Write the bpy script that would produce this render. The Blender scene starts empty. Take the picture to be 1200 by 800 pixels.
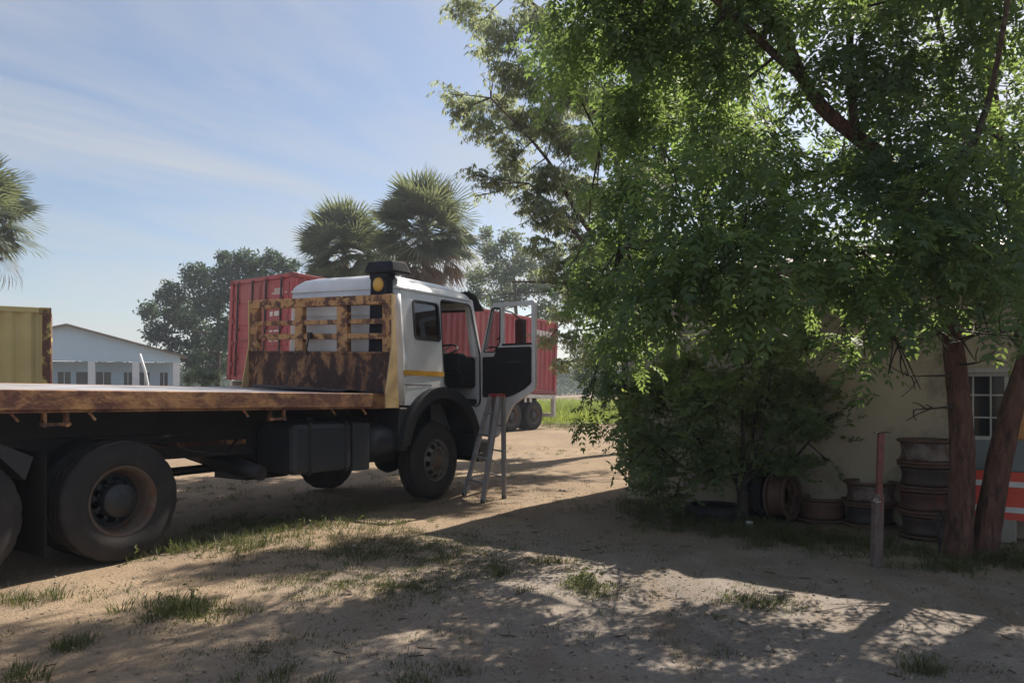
import bpy, bmesh, math, random
import numpy as np
from mathutils import Vector, Matrix
from mathutils.geometry import tessellate_polygon
R = math.radians
random.seed(7); rng = np.random.default_rng(7)
scene = bpy.context.scene
COL = scene.collection

# ------------------------------------------------------------------ camera, sky, sun, exposure
CAM_H = 1.55; FPX = 900.0; YH = 452.0            # eye height, focal length in photo pixels, horizon row
cam = bpy.data.cameras.new('camera'); cam.lens = 27.0; cam.sensor_width = 36.0
cam.shift_y = (YH - 400) / 1200.0; cam.clip_end = 5000; cam.clip_start = 0.05
cam_o = bpy.data.objects.new('camera', cam); COL.objects.link(cam_o)
cam_o.location = (0, 0, CAM_H); cam_o.rotation_euler = (R(90), 0, 0)
scene.camera = cam_o
SUN_AZ, SUN_EL = R(38), R(44)                     # azimuth clockwise from +Y
SUN_DIR = Vector((math.sin(SUN_AZ) * math.cos(SUN_EL), math.cos(SUN_AZ) * math.cos(SUN_EL), math.sin(SUN_EL)))
sl = bpy.data.lights.new('sun', 'SUN'); sl.energy = 5.0; sl.angle = R(0.55); sl.color = (1, .89, .75)
so = bpy.data.objects.new('sun', sl); COL.objects.link(so)
so.rotation_euler = SUN_DIR.to_track_quat('Z', 'Y').to_euler(); so.location = (20, 25, 30)
scene.view_settings.view_transform = 'Standard'; scene.view_settings.look = 'None'
scene.view_settings.exposure = 0.98; scene.view_settings.gamma = 1.0
try: scene.view_settings.use_curve_mapping = False
except Exception: pass
try:
    scene.cycles.max_bounces = 7; scene.cycles.transparent_max_bounces = 12
    scene.cycles.diffuse_bounces = 4; scene.cycles.glossy_bounces = 3; scene.cycles.transmission_bounces = 4
except Exception: pass

def make_world():
    w = bpy.data.worlds.new('World'); scene.world = w; w.use_nodes = True
    nt = w.node_tree; N = nt.nodes; L = nt.links; N.clear()
    out = N.new('ShaderNodeOutputWorld'); bg = N.new('ShaderNodeBackground'); bg.inputs[1].default_value = 0.066
    sky = N.new('ShaderNodeTexSky'); sky.sky_type = 'NISHITA'; sky.sun_disc = False
    sky.sun_elevation = SUN_EL; sky.sun_rotation = SUN_AZ
    sky.air_density = 1.0; sky.dust_density = 1.7; sky.ozone_density = 1.6; sky.altitude = 300
    # cirrus: noise on a flat cloud layer above the whole site
    tc = N.new('ShaderNodeTexCoord'); sep = N.new('ShaderNodeSeparateXYZ'); L.new(tc.outputs['Generated'], sep.inputs[0])
    zc = N.new('ShaderNodeMath'); zc.operation = 'MAXIMUM'; L.new(sep.outputs[2], zc.inputs[0]); zc.inputs[1].default_value = 0.0
    za = N.new('ShaderNodeMath'); za.operation = 'ADD'; L.new(zc.outputs[0], za.inputs[0]); za.inputs[1].default_value = 0.12
    dx = N.new('ShaderNodeMath'); dx.operation = 'DIVIDE'; L.new(sep.outputs[0], dx.inputs[0]); L.new(za.outputs[0], dx.inputs[1])
    dy = N.new('ShaderNodeMath'); dy.operation = 'DIVIDE'; L.new(sep.outputs[1], dy.inputs[0]); L.new(za.outputs[0], dy.inputs[1])
    cb = N.new('ShaderNodeCombineXYZ'); L.new(dx.outputs[0], cb.inputs[0]); L.new(dy.outputs[0], cb.inputs[1])
    mp = N.new('ShaderNodeMapping'); L.new(cb.outputs[0], mp.inputs[0])
    mp.inputs['Rotation'].default_value = (0, 0, R(-45))
    mp2 = N.new('ShaderNodeMapping'); L.new(mp.outputs[0], mp2.inputs[0]); mp2.inputs['Scale'].default_value = (0.55, 1.35, 1); mp2.inputs['Location'].default_value = (0.3, 0.2, 0); mp = mp2
    nz = N.new('ShaderNodeTexNoise'); nz.inputs['Scale'].default_value = 0.8; nz.inputs['Detail'].default_value = 6; nz.inputs['Roughness'].default_value = 0.57
    nz.inputs['Distortion'].default_value = 0.8; L.new(mp.outputs[0], nz.inputs['Vector'])
    rp = N.new('ShaderNodeValToRGB'); rp.color_ramp.elements[0].position = 0.40; rp.color_ramp.elements[0].color = (0.05, 0.05, 0.05, 1)
    rp.color_ramp.elements[1].position = 0.66; rp.color_ramp.elements[1].color = (0.80, 0.80, 0.80, 1)
    L.new(nz.outputs[0], rp.inputs[0])
    mx = N.new('ShaderNodeMix'); mx.data_type = 'RGBA'; L.new(rp.outputs[0], mx.inputs[0]); L.new(sky.outputs[0], mx.inputs[6])
    mx.inputs[7].default_value = (4.9, 4.9, 5.0, 1)
    L.new(mx.outputs[2], bg.inputs[0]); L.new(bg.outputs[0], out.inputs[0])
make_world()

# ------------------------------------------------------------------ helpers
def at(px, py, Y): return Vector(((px - 600) / FPX * Y, Y, CAM_H - (py - YH) / FPX * Y))
def on_ground(px, py):
    Y = CAM_H * FPX / (py - YH); return Vector(((px - 600) / FPX * Y, Y, 0))

class G:
    def __init__(s): s.v = []; s.f = []; s.sm = []
    def add(s, vs, fs, smooth=False):
        o = len(s.v); s.v += [tuple(p) for p in vs]
        for f in fs: s.f.append(tuple(i + o for i in f)); s.sm.append(smooth)
        return s
    def box(s, x0, x1, y0, y1, z0, z1):
        return s.add([(x0,y0,z0),(x1,y0,z0),(x1,y1,z0),(x0,y1,z0),(x0,y0,z1),(x1,y0,z1),(x1,y1,z1),(x0,y1,z1)],
                     [(3,2,1,0),(4,5,6,7),(0,1,5,4),(1,2,6,5),(2,3,7,6),(3,0,4,7)])
    def bar(s, a, b, w, h, up=(0,0,1)):
        a, b, up = Vector(a), Vector(b), Vector(up); d = (b - a).normalized()
        x = d.cross(up)
        if x.length < 1e-4: x = d.cross(Vector((1,0,0)))
        x.normalize(); y = x.cross(d).normalized(); x *= w/2; y *= h/2
        vs = [a-x-y,a+x-y,a+x+y,a-x+y,b-x-y,b+x-y,b+x+y,b-x+y]
        return s.add(vs, [(3,2,1,0),(4,5,6,7),(0,1,5,4),(1,2,6,5),(2,3,7,6),(3,0,4,7)])
    def path(s, pts, radii, n=10, caps=True, wob=0.0, ridge=0.0):
        pts = [Vector(p) for p in pts]; rings = []; vs = []
        d0 = (pts[1]-pts[0]).normalized(); x = d0.orthogonal().normalized()
        for i, p in enumerate(pts):
            d = (pts[min(i+1,len(pts)-1)] - pts[max(i-1,0)]).normalized()
            x = (x - d*x.dot(d)).normalized(); y = d.cross(x)
            r = radii[i] if hasattr(radii,'__len__') else radii
            for k in range(n):
                a = 2*math.pi*k/n; rr = r*(1+wob*(random.random()-.5)*2+ridge*(math.sin(5*a+1.5*i*.3)+.7*math.sin(9*a-i*.5)+.5*math.sin(i*.9+2*a)))
                vs.append(p + (x*math.cos(a)+y*math.sin(a))*rr)
        fs = []
        for i in range(len(pts)-1):
            for k in range(n): fs.append((i*n+k, i*n+(k+1)%n, (i+1)*n+(k+1)%n, (i+1)*n+k))
        s.add(vs, fs, True)
        if caps:
            m = len(s.v) - len(vs)
            s.f.append(tuple(m+k for k in reversed(range(n)))); s.sm.append(False)
            s.f.append(tuple(m+(len(pts)-1)*n+k for k in range(n))); s.sm.append(False)
        return s
    def tube(s, a, b, r0, r1=None, n=10): return s.path([a,b],[r0, r0 if r1 is None else r1],n)
    def lathe(s, prof, org=(0,0,0), n=40, axis='y', skip=None, jit=None):
        # prof: list of (radius, offset along axis)
        org = Vector(org); vs = []
        for j,(r,t) in enumerate(prof):
            for k in range(n):
                a = 2*math.pi*k/n; rr = r + (jit(j,k) if jit else 0)
                c, q = rr*math.cos(a), rr*math.sin(a)
                vs.append(org + (Vector((c,t,q)) if axis=='y' else Vector((t,c,q)) if axis=='x' else Vector((c,q,t))))
        fs = []
        for j in range(len(prof)-1):
            for k in range(n):
                if skip and skip(j,k): continue
                fs.append((j*n+k, j*n+(k+1)%n, (j+1)*n+(k+1)%n, (j+1)*n+k))
        return s.add(vs, fs, True)
    def plate(s, outer, holes, fn0, fn1):
        # flat plate with holes; fn0/fn1 map (a,b) to the two faces
        loops = [outer]+list(holes); flat = [p for l in loops for p in l]
        tris = tessellate_polygon([[Vector((p[0],p[1],0)) for p in l] for l in loops])
        n = len(flat); vs = [fn0(*p) for p in flat]+[fn1(*p) for p in flat]
        fs = [tuple(t) for t in tris]+[tuple(n+i for i in reversed(t)) for t in tris]
        o = 0
        for l in loops:
            m = len(l)
            for i in range(m): a, b = o+i, o+(i+1)%m; fs.append((a,b,n+b,n+a))
            o += m
        return s.add(vs, fs)
    def build(s, name, mat, parent=None, fn=None, bevel=0, recalc=True):
        me = bpy.data.meshes.new(name)
        vs = [fn(*p) for p in s.v] if fn else s.v
        me.from_pydata([tuple(p) for p in vs], [], s.f)
        me.polygons.foreach_set('use_smooth', s.sm)
        if recalc:
            bm = bmesh.new(); bm.from_mesh(me); bmesh.ops.recalc_face_normals(bm, faces=bm.faces); bm.to_mesh(me); bm.free()
        me.materials.append(mat); me.update()
        o = bpy.data.objects.new(name, me); COL.objects.link(o)
        if parent: o.parent = parent
        if bevel:
            b = o.modifiers.new('bevel','BEVEL'); b.width = bevel; b.segments = 2; b.limit_method = 'ANGLE'; b.angle_limit = R(40)
        return o

def tag(o, label=None, cat=None, group=None, kind=None):
    if label: o['label'] = label
    if cat: o['category'] = cat
    if group: o['group'] = group
    if kind: o['kind'] = kind
    return o
def empty(name, loc=(0,0,0), rz=0.0, parent=None):
    o = bpy.data.objects.new(name, None); COL.objects.link(o); o.location = loc; o.rotation_euler = (0,0,rz); o.empty_display_size = .2
    if parent: o.parent = parent
    return o
def copy_tree(o, parent=None):
    c = o.copy(); COL.objects.link(c)
    if parent: c.parent = parent
    for ch in [x for x in scene.objects if x.parent == o]: copy_tree(ch, c)
    return c
def np_mesh(name, V, Q, mat, parent=None, tint=None, smooth=False):
    me = bpy.data.meshes.new(name); V = np.asarray(V, np.float32).reshape(-1,3); Q = np.asarray(Q, np.int32); k = Q.shape[1]
    me.vertices.add(len(V)); me.vertices.foreach_set('co', V.ravel())
    me.loops.add(Q.size); me.loops.foreach_set('vertex_index', Q.ravel())
    me.polygons.add(len(Q)); me.polygons.foreach_set('loop_start', np.arange(0, Q.size, k, dtype=np.int32))
    me.polygons.foreach_set('loop_total', np.full(len(Q), k, np.int32))
    if smooth: me.polygons.foreach_set('use_smooth', np.ones(len(Q), bool))
    if tint is not None:
        a = me.attributes.new('tint','FLOAT','FACE'); a.data.foreach_set('value', np.asarray(tint, np.float32))
    me.update(calc_edges=True); me.materials.append(mat)
    o = bpy.data.objects.new(name, me); COL.objects.link(o)
    if parent: o.parent = parent
    return o

# ------------------------------------------------------------------ materials
def new_mat(name):
    m = bpy.data.materials.new(name); m.use_nodes = True; nt = m.node_tree
    return m, nt, nt.nodes, nt.links, nt.nodes['Principled BSDF']
def noise(N, L, vec, scale, detail=5, rough=.6, dist=0):
    n = N.new('ShaderNodeTexNoise'); n.inputs['Scale'].default_value = scale; n.inputs['Detail'].default_value = detail
    n.inputs['Roughness'].default_value = rough; n.inputs['Distortion'].default_value = dist; L.new(vec, n.inputs['Vector']); return n.outputs[0]
def ramp(N, L, fac, stops):
    r = N.new('ShaderNodeValToRGB'); e = r.color_ramp.elements
    while len(e) < len(stops): e.new(.5)
    for i,(p,c) in enumerate(stops): e[i].position = p; e[i].color = (*c,1) if len(c)==3 else c
    L.new(fac, r.inputs[0]); return r.outputs[0]
def mixc(N, L, fac, a, b):
    m = N.new('ShaderNodeMix'); m.data_type = 'RGBA'
    for sock, val in ((m.inputs[0],fac),(m.inputs[6],a),(m.inputs[7],b)):
        if hasattr(val,'links'): L.new(val, sock)
        elif isinstance(val,(int,float)): sock.default_value = val
        else: sock.default_value = (*val,1)
    return m.outputs[2]
def surf(name, c1, c2=None, scale=4, rough=.6, bump=.1, bscale=30, metal=0, spots=None, sscale=3, st=(.55,.62), srough=None, stretch=(1,1,1), dirt=None, coat=0):
    """noise-mixed paint with optional worn spots of another colour (rust, bare metal) and fine relief"""
    m, nt, N, L, P = new_mat(name)
    tc = N.new('ShaderNodeTexCoord'); mp = N.new('ShaderNodeMapping'); L.new(tc.outputs['Object'], mp.inputs[0]); mp.inputs['Scale'].default_value = stretch
    vec = mp.outputs[0]; c2 = c2 or tuple(x*.8 for x in c1)
    col = ramp(N, L, noise(N,L,vec,scale), [(.35,c1),(.65,c2)])
    P.inputs['Roughness'].default_value = rough; P.inputs['Metallic'].default_value = metal
    if spots:
        f = ramp(N, L, noise(N,L,vec,sscale,8,.68,.4), [(st[0],(0,0,0)),(st[1],(1,1,1))])
        sp = ramp(N, L, noise(N,L,vec,sscale*5,4), [(.3,spots),(.7,tuple(x*.45 for x in spots))])
        col = mixc(N,L,f,col,sp)
    if dirt:
        f2 = ramp(N, L, noise(N,L,vec,scale*.4,7,.7), [(.45,(0,0,0)),(.8,(.75,.75,.75))]); col = mixc(N,L,f2,col,dirt)
    L.new(col, P.inputs['Base Color'])
    if bump:
        b = N.new('ShaderNodeBump'); b.inputs['Strength'].default_value = bump; b.inputs['Distance'].default_value = .01
        L.new(noise(N,L,vec,bscale,4), b.inputs['Height']); L.new(b.outputs[0], P.inputs['Normal'])
    if coat: P.inputs['Coat Weight'].default_value = coat; P.inputs['Coat Roughness'].default_value = .15
    return m
def leaf_mat(name, dark, light, trans, tw=.45, rough=.55):
    m, nt, N, L, P = new_mat(name)
    at_ = N.new('ShaderNodeAttribute'); at_.attribute_name = 'tint'
    col = ramp(N, L, at_.outputs['Fac'], [(0,dark),(1,light)])
    L.new(col, P.inputs['Base Color']); P.inputs['Roughness'].default_value = rough; P.inputs['Specular IOR Level'].default_value = .22
    t = N.new('ShaderNodeBsdfTranslucent'); tcol = ramp(N, L, at_.outputs['Fac'], [(0,tuple(x*.7 for x in trans)),(1,trans)]); L.new(tcol, t.inputs[0])
    ms = N.new('ShaderNodeMixShader'); ms.inputs[0].default_value = tw
    L.new(P.outputs[0], ms.inputs[1]); L.new(t.outputs[0], ms.inputs[2]); L.new(ms.outputs[0], N['Material Output'].inputs[0])
    return m
def glass_mat(name, tint=(.75,.82,.85), refl=.12):
    m, nt, N, L, P = new_mat(name); N.remove(P)
    t = N.new('ShaderNodeBsdfTransparent'); t.inputs[0].default_value = (*tint,1)
    g = N.new('ShaderNodeBsdfGlossy'); g.inputs['Roughness'].default_value = .03; g.inputs[0].default_value = (.9,.95,1,1)
    fr = N.new('ShaderNodeFresnel'); fr.inputs[0].default_value = 1.5
    ad = N.new('ShaderNodeMath'); ad.operation = 'ADD'; L.new(fr.outputs[0], ad.inputs[0]); ad.inputs[1].default_value = refl
    ms = N.new('ShaderNodeMixShader'); L.new(ad.outputs[0], ms.inputs[0]); L.new(t.outputs[0], ms.inputs[1]); L.new(g.outputs[0], ms.inputs[2])
    L.new(ms.outputs[0], N['Material Output'].inputs[0]); return m

M = {}
M['cab_white'] = surf('cab white paint', (.70,.72,.76), (.62,.64,.68), 2.0, .32, .03, 14, dirt=(.40,.37,.33), coat=.3)
M['cab_inside'] = surf('cab interior plastic', (.006,.007,.010), (.010,.011,.014), 6, .75, .1, 60)
M['seat_cloth'] = surf('seat cloth', (.014,.015,.022), (.022,.022,.03), 8, .9, .2, 90)
M['stripe'] = surf('yellow stripe paint', (.66,.36,.04), (.56,.29,.03), 6, .45, .03)
M['tyre'] = surf('tyre rubber', (.015,.015,.018), (.024,.023,.026), 5, .85, .25, 40, dirt=(.055,.048,.044))
M['chassis'] = surf('chassis black', (.011,.012,.016), (.018,.019,.024), 4, .6, .15, 25, spots=(.07,.038,.025), sscale=5, st=(.66,.8))
M['shade_flap'] = surf('black rubber flap', (.006,.006,.008), (.008,.008,.011), 5, .9, .1, 30)  # near black, stands for the shade behind the rear wheels
M['pane_dark'] = surf('dark window pane', (.012,.016,.022), (.02,.026,.032), 4, .12, .02, 8)
M['tank'] = surf('tank dark steel', (.026,.034,.048), (.018,.023,.033), 2.5, .5, .06, 12, dirt=(.055,.055,.06), spots=(.06,.045,.04), sscale=5, st=(.68,.82))
M['guard'] = surf('mudguard plastic', (.014,.018,.025), (.020,.024,.031), 4, .5, .08, 30, dirt=(.05,.047,.045))
M['snorkel'] = surf('snorkel navy plastic', (.005,.008,.017), (.007,.010,.021), 4, .85, .05, 30)
M['rim_rust'] = surf('rusty rim steel', (.085,.062,.05), (.12,.095,.08), 6, .6, .2, 40, spots=(.13,.06,.03), sscale=6, st=(.5,.66))
M['rim_grey'] = surf('grey rim steel', (.15,.145,.15), (.10,.095,.092), 5, .5, .12, 30, spots=(.10,.06,.045), sscale=7, st=(.5,.66))
M['hub'] = surf('hub dark steel', (.03,.035,.042), (.022,.025,.03), 6, .5, .15, 40, spots=(.05,.035,.03), sscale=7, st=(.62,.74))
M['rust_yellow'] = surf('yellow paint over rust', (.50,.29,.125), (.40,.21,.085), 7, .68, .3, 45, spots=(.12,.05,.034), sscale=6.5, st=(.48,.545), dirt=(.28,.13,.06))
M['rust_heavy'] = surf('heavily rusted yellow panel', (.36,.19,.085), (.23,.105,.05), 6, .75, .35, 45, spots=(.075,.034,.027), sscale=4.5, st=(.40,.50), stretch=(1,1,.6))
M['rust_cream'] = surf('cream yellow paint', (.60,.44,.23), (.50,.34,.16), 4, .6, .15, 30, spots=(.17,.065,.03), sscale=4, st=(.60,.70))
M['rail_side'] = surf('bed side rail, paint to rust', (.38,.215,.09), (.27,.13,.055), 5, .7, .3, 40, spots=(.11,.036,.026), sscale=6, st=(.40,.56), stretch=(.6,1,1), dirt=(.16,.06,.04))
M['deck'] = surf('bed deck steel', (.50,.50,.52), (.36,.33,.33), 2, .32, .12, 20, spots=(.25,.14,.11), sscale=2, st=(.6,.75))
M['ladder'] = surf('ladder aluminium', (.34,.34,.36), (.25,.25,.265), 6, .45, .1, 40, metal=.1, dirt=(.22,.18,.14))
M['ladder_red'] = surf('ladder red plastic', (.42,.07,.06), (.34,.05,.05), 6, .5, .05)
M['cont_red'] = surf('container red paint', (.42,.068,.080), (.33,.050,.062), 1.1, .5, .05, 14, spots=(.17,.05,.035), sscale=2.2, st=(.60,.72), dirt=(.38,.19,.17), stretch=(1,1,.35))
M['cont_red_dark'] = surf('container red gear', (.25,.04,.05), (.18,.035,.04), 2, .5, .1, 20, spots=(.12,.05,.03), sscale=5, st=(.55,.65))
M['cont_yellow'] = surf('container yellow paint', (.50,.43,.19), (.42,.36,.15), 1, .55, .06, 14, spots=(.14,.05,.03), sscale=3, st=(.66,.74), dirt=(.30,.25,.12))
M['cont_rust'] = surf('flaking rusty post', (.50,.42,.12), (.42,.33,.1), 3, .7, .3, 30, spots=(.11,.035,.022), sscale=3.2, st=(.40,.47))
M['print_white'] = surf('white print', (.72,.70,.68), (.6,.55,.54), 8, .6, 0, spots=(.42,.12,.12), sscale=14, st=(.6,.66))
M['trailer_white'] = surf('trailer pale paint', (.60,.58,.56), (.48,.45,.42), 4, .5, .08, 30, spots=(.2,.1,.06), sscale=5, st=(.62,.72))
M['wall'] = surf('plastered beige wall', (.50,.44,.34), (.44,.385,.30), .8, .92, .35, 40, dirt=(.30,.25,.19), spots=(.38,.33,.26), sscale=.9, st=(.52,.62))
M['wall_plinth'] = surf('grey cement band', (.22,.25,.26), (.17,.19,.20), 3, .85, .2, 40)
M['roof'] = surf('corrugated roof sheet', (.26,.21,.18), (.2,.15,.13), 2, .5, .1, 30, spots=(.18,.07,.04), sscale=3, st=(.5,.65))
M['window_frame'] = surf('window steel pale paint', (.50,.50,.48), (.4,.4,.39), 6, .5, .1, 40)
M['orange_wood'] = surf('orange plywood', (.56,.27,.09), (.48,.21,.07), 3, .6, .08, 50, stretch=(1,1,6))
M['red_board'] = surf('red painted steel', (.68,.075,.04), (.60,.06,.035), 2, .45, .06, 25, dirt=(.4,.12,.08))
M['white_band'] = surf('white painted band', (.66,.66,.66), (.55,.54,.53), 5, .5, .05)
M['concrete'] = surf('concrete block', (.34,.31,.27), (.27,.245,.21), 5, .9, .4, 50)
def bark_mat(name, crack, mid, light, sc=1.0):
    m, nt, N, L, P = new_mat(name); tc = N.new('ShaderNodeTexCoord'); mp = N.new('ShaderNodeMapping'); L.new(tc.outputs['Object'], mp.inputs[0]); mp.inputs['Scale'].default_value = (sc,sc,sc*.22)
    v = mp.outputs[0]; a = noise(N,L,v,22,6,.72,.6); c = ramp(N,L,a,[(.36,crack),(.50,mid),(.68,light)])
    c = mixc(N,L,ramp(N,L,noise(N,L,tc.outputs['Object'],3,5),[(.45,(0,0,0)),(.7,(.6,.6,.6))]),c,tuple(x*.55 for x in mid)); L.new(c,P.inputs['Base Color']); P.inputs['Roughness'].default_value = .95
    b = N.new('ShaderNodeBump'); b.inputs['Strength'].default_value = 1; b.inputs['Distance'].default_value = .035; L.new(a,b.inputs['Height']); L.new(b.outputs[0],P.inputs['Normal']); return m
M['bark_red'] = bark_mat('reddish cracked bark', (.035,.020,.016), (.125,.062,.046), (.20,.105,.078))
M['bark_grey'] = bark_mat('grey brown bark', (.03,.023,.019), (.095,.072,.056), (.16,.125,.10), 1.4)
M['bark_dark'] = surf('dark twig bark', (.055,.045,.036), (.035,.028,.024), 9, .95, .5, 30)
M['palm_bark'] = surf('palm trunk', (.16,.12,.09), (.09,.07,.055), 8, .95, .6, 14, stretch=(.4,.4,3))
M['post_red'] = surf('post red oxide', (.20,.06,.052), (.15,.045,.04), 7, .6, .2, 40, spots=(.10,.045,.032), sscale=12, st=(.5,.65))
M['post_grey'] = surf('post weathered steel', (.16,.13,.12), (.11,.085,.078), 7, .6, .3, 40, spots=(.11,.045,.038), sscale=10, st=(.48,.65))
M['house_blue'] = surf('pale blue house wall', (.45,.60,.74), (.41,.55,.69), .5, .8, .05, 30)
M['house_white'] = surf('white house column', (.68,.72,.76), (.6,.64,.68), 1, .7, .05)
M['house_dark'] = surf('dark window opening', (.05,.06,.075), (.035,.04,.05), 2, .3, 0)
M['house_roof'] = surf('brown roof edge', (.20,.16,.13), (.15,.12,.1), 1, .7, .1)
M['rim_brown'] = surf('rusty brown rim', (.14,.075,.058), (.09,.052,.042), 5, .7, .25, 40, spots=(.16,.075,.05), sscale=7, st=(.48,.62))
M['rim_pale'] = surf('faded silver rim', (.24,.20,.18), (.15,.115,.10), 6, .55, .2, 40, spots=(.12,.055,.04), sscale=6, st=(.44,.60))
M['rim_red'] = surf('dark red rim', (.16,.05,.042), (.11,.038,.034), 6, .6, .2, 40, spots=(.08,.045,.036), sscale=7, st=(.46,.62))
M['rim_black'] = surf('blackened rim', (.035,.03,.03), (.05,.042,.04), 4, .6, .2, 40, spots=(.10,.052,.04), sscale=6, st=(.48,.66))
M['glass'] = glass_mat('cab glass', (.62,.68,.70), .10)
M['glass_clear'] = glass_mat('clear door glass', (.86,.89,.9), .02)
M['glass_dark'] = glass_mat('window glass', (.35,.4,.42), .06)
M['lamp'] = surf('amber lamp', (.62,.36,.05), (.55,.3,.04), 10, .3, .05)
M['mirror'] = surf('mirror glass', (.75,.8,.82), (.75,.8,.82), 1, .04, 0, metal=1)
M['plastic_white'] = surf('white plastic', (.7,.7,.68), (.6,.6,.58), 5, .5, 0)
M['neem_leaf'] = leaf_mat('neem leaf', (.036,.080,.054), (.090,.146,.076), (.32,.46,.12), .5)
M['bush_leaf'] = leaf_mat('bush leaf', (.10,.155,.095), (.16,.215,.11), (.42,.50,.12), .48)
M['euc_leaf'] = leaf_mat('grey green drooping leaf', (.105,.145,.115), (.17,.205,.15), (.46,.53,.26), .55)
M['far_leaf'] = leaf_mat('far tree leaf', (.08,.12,.09), (.135,.18,.12), (.24,.30,.13), .4)
M['dark_leaf'] = leaf_mat('far dark tree leaf', (.030,.066,.050), (.064,.105,.072), (.10,.16,.07), .3)
M['palm_leaf'] = leaf_mat('palm frond', (.07,.105,.09), (.12,.15,.115), (.24,.28,.12), .38)
M['palm_dead'] = leaf_mat('dead palm frond', (.16,.115,.075), (.24,.18,.12), (.2,.14,.08), .25)
M['grass_leaf'] = leaf_mat('grass blade', (.05,.07,.032), (.12,.125,.06), (.17,.20,.06), .35)
M['meadow_leaf'] = leaf_mat('meadow grass blade', (.10,.15,.03), (.19,.24,.05), (.34,.42,.07), .45)
M['litter'] = leaf_mat('dry leaf litter', (.09,.06,.04), (.22,.15,.09), (.15,.1,.05), .15, .8)

def ground_mat():
    m, nt, N, L, P = new_mat('sandy ground')
    tc = N.new('ShaderNodeTexCoord'); v = tc.outputs['Object']
    c = ramp(N, L, noise(N,L,v,.45,8,.62,.3), [(.30,(.17,.128,.092)),(.50,(.26,.198,.138)),(.72,(.33,.255,.175))])
    grey = ramp(N, L, noise(N,L,v,.9,6,.6), [(.50,(0,0,0)),(.70,(.75,.75,.75))])
    c = mixc(N,L,grey,c,(.215,.18,.15))
    ds = N.new('ShaderNodeVectorMath'); ds.operation = 'DISTANCE'; L.new(v, ds.inputs[0]); ds.inputs[1].default_value = (2.2,5.2,0)
    dn = N.new('ShaderNodeMath'); dn.operation = 'MULTIPLY_ADD'; L.new(noise(N,L,v,.7,5,.6), dn.inputs[0]); dn.inputs[1].default_value = 5.0; L.new(ds.outputs['Value'], dn.inputs[2])
    gm = N.new('ShaderNodeMapRange'); L.new(dn.outputs[0], gm.inputs[0]); gm.inputs[1].default_value = 4.2; gm.inputs[2].default_value = 7.2; gm.inputs[3].default_value = .85; gm.inputs[4].default_value = 0
    gc = ramp(N, L, noise(N,L,v,1.3,7,.65), [(.35,(.155,.143,.135)),(.65,(.28,.255,.235))]); c = mixc(N,L,gm.outputs[0],c,gc)
    mp = N.new('ShaderNodeMapping'); L.new(v, mp.inputs[0]); mp.inputs['Rotation'].default_value = (0,0,R(-33)); mp.inputs['Scale'].default_value = (1.6,.16,1)
    tr = ramp(N, L, noise(N,L,mp.outputs[0],1.7,5,.6), [(.50,(0,0,0)),(.68,(.5,.5,.5))])
    c = mixc(N,L,tr,c,(.20,.15,.105))
    spk = ramp(N, L, noise(N,L,v,26,4,.7), [(.55,(0,0,0)),(.72,(.6,.6,.6))]); c = mixc(N,L,spk,c,(.13,.10,.075))
    spk2 = ramp(N, L, noise(N,L,v,60,2,.6), [(.60,(0,0,0)),(.72,(.5,.5,.5))]); c = mixc(N,L,spk2,c,(.46,.37,.27))
    L.new(c, P.inputs['Base Color']); P.inputs['Roughness'].default_value = .97; P.inputs['Specular IOR Level'].default_value = .15
    b = N.new('ShaderNodeBump'); b.inputs['Strength'].default_value = .7; b.inputs['Distance'].default_value = .03
    ad = N.new('ShaderNodeMath'); ad.operation = 'ADD'; L.new(noise(N,L,v,7,9,.72), ad.inputs[0]); L.new(noise(N,L,v,45,3,.6), ad.inputs[1])
    L.new(ad.outputs[0], b.inputs['Height']); L.new(b.outputs[0], P.inputs['Normal'])
    return m
M['ground'] = ground_mat()
M['meadow'] = surf('meadow soil', (.12,.16,.05), (.17,.19,.06), .6, .95, .3, 20)

# ------------------------------------------------------------------ ground
def gh(x, y):
    x = np.asarray(x, float); y = np.asarray(y, float)
    z = .012*np.sin(x*1.3+.7*y)+.010*np.sin(2.1*y-1.1*x+1)+.006*np.sin(4.7*x+2.3)*np.sin(3.9*y)+.004*np.sin(9.1*x+3*y)*np.sin(8.3*y-2*x)
    for x0,y0 in ((-.2,4.2),(-2.1,4.9),(1.0,5.6)):                 # old wheel ruts leading past the truck
        dd = (x-x0)*.84-(y-y0)*.543+.18*np.sin(.35*y+x0)
        z = z-.016*np.exp(-(dd/.14)**2)+.009*np.exp(-((np.abs(dd)-.24)/.09)**2)
    z = z+.003*np.sin(17*x+5*y)*np.sin(13*y-6*x)
    f = np.clip((60-np.hypot(x,y))/40,0,1); return z*f-.008
def make_ground():
    def axis(lo, hi, step, far):
        a = list(np.arange(lo, hi+1e-6, step)); s = step
        while a[-1] < far: s *= 1.35; a.append(a[-1]+s)
        s = step
        while a[0] > -far: s *= 1.35; a.insert(0, a[0]-s)
        return np.array(a)
    xs = axis(-9, 9, .12, 900); ys = axis(0, 16, .12, 900)
    X, Y = np.meshgrid(xs, ys); Z = gh(X, Y); n = len(xs)
    V = np.stack([X.ravel(),Y.ravel(),Z.ravel()],1)
    i = (np.arange(len(ys)-1)[:,None]*n+np.arange(n-1)[None,:]).ravel()
    Q = np.stack([i,i+1,i+n+1,i+n],1)
    tag(np_mesh('ground', V, Q, M['ground'], smooth=True), kind='structure')
    g = G(); g.add([(-2,31.5,.012),(30,29,.012),(60,85,.012),(-30,85,.012)],[(0,1,2,3)])
    tag(g.build('meadow', M['meadow']), kind='structure')
make_ground()

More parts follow.
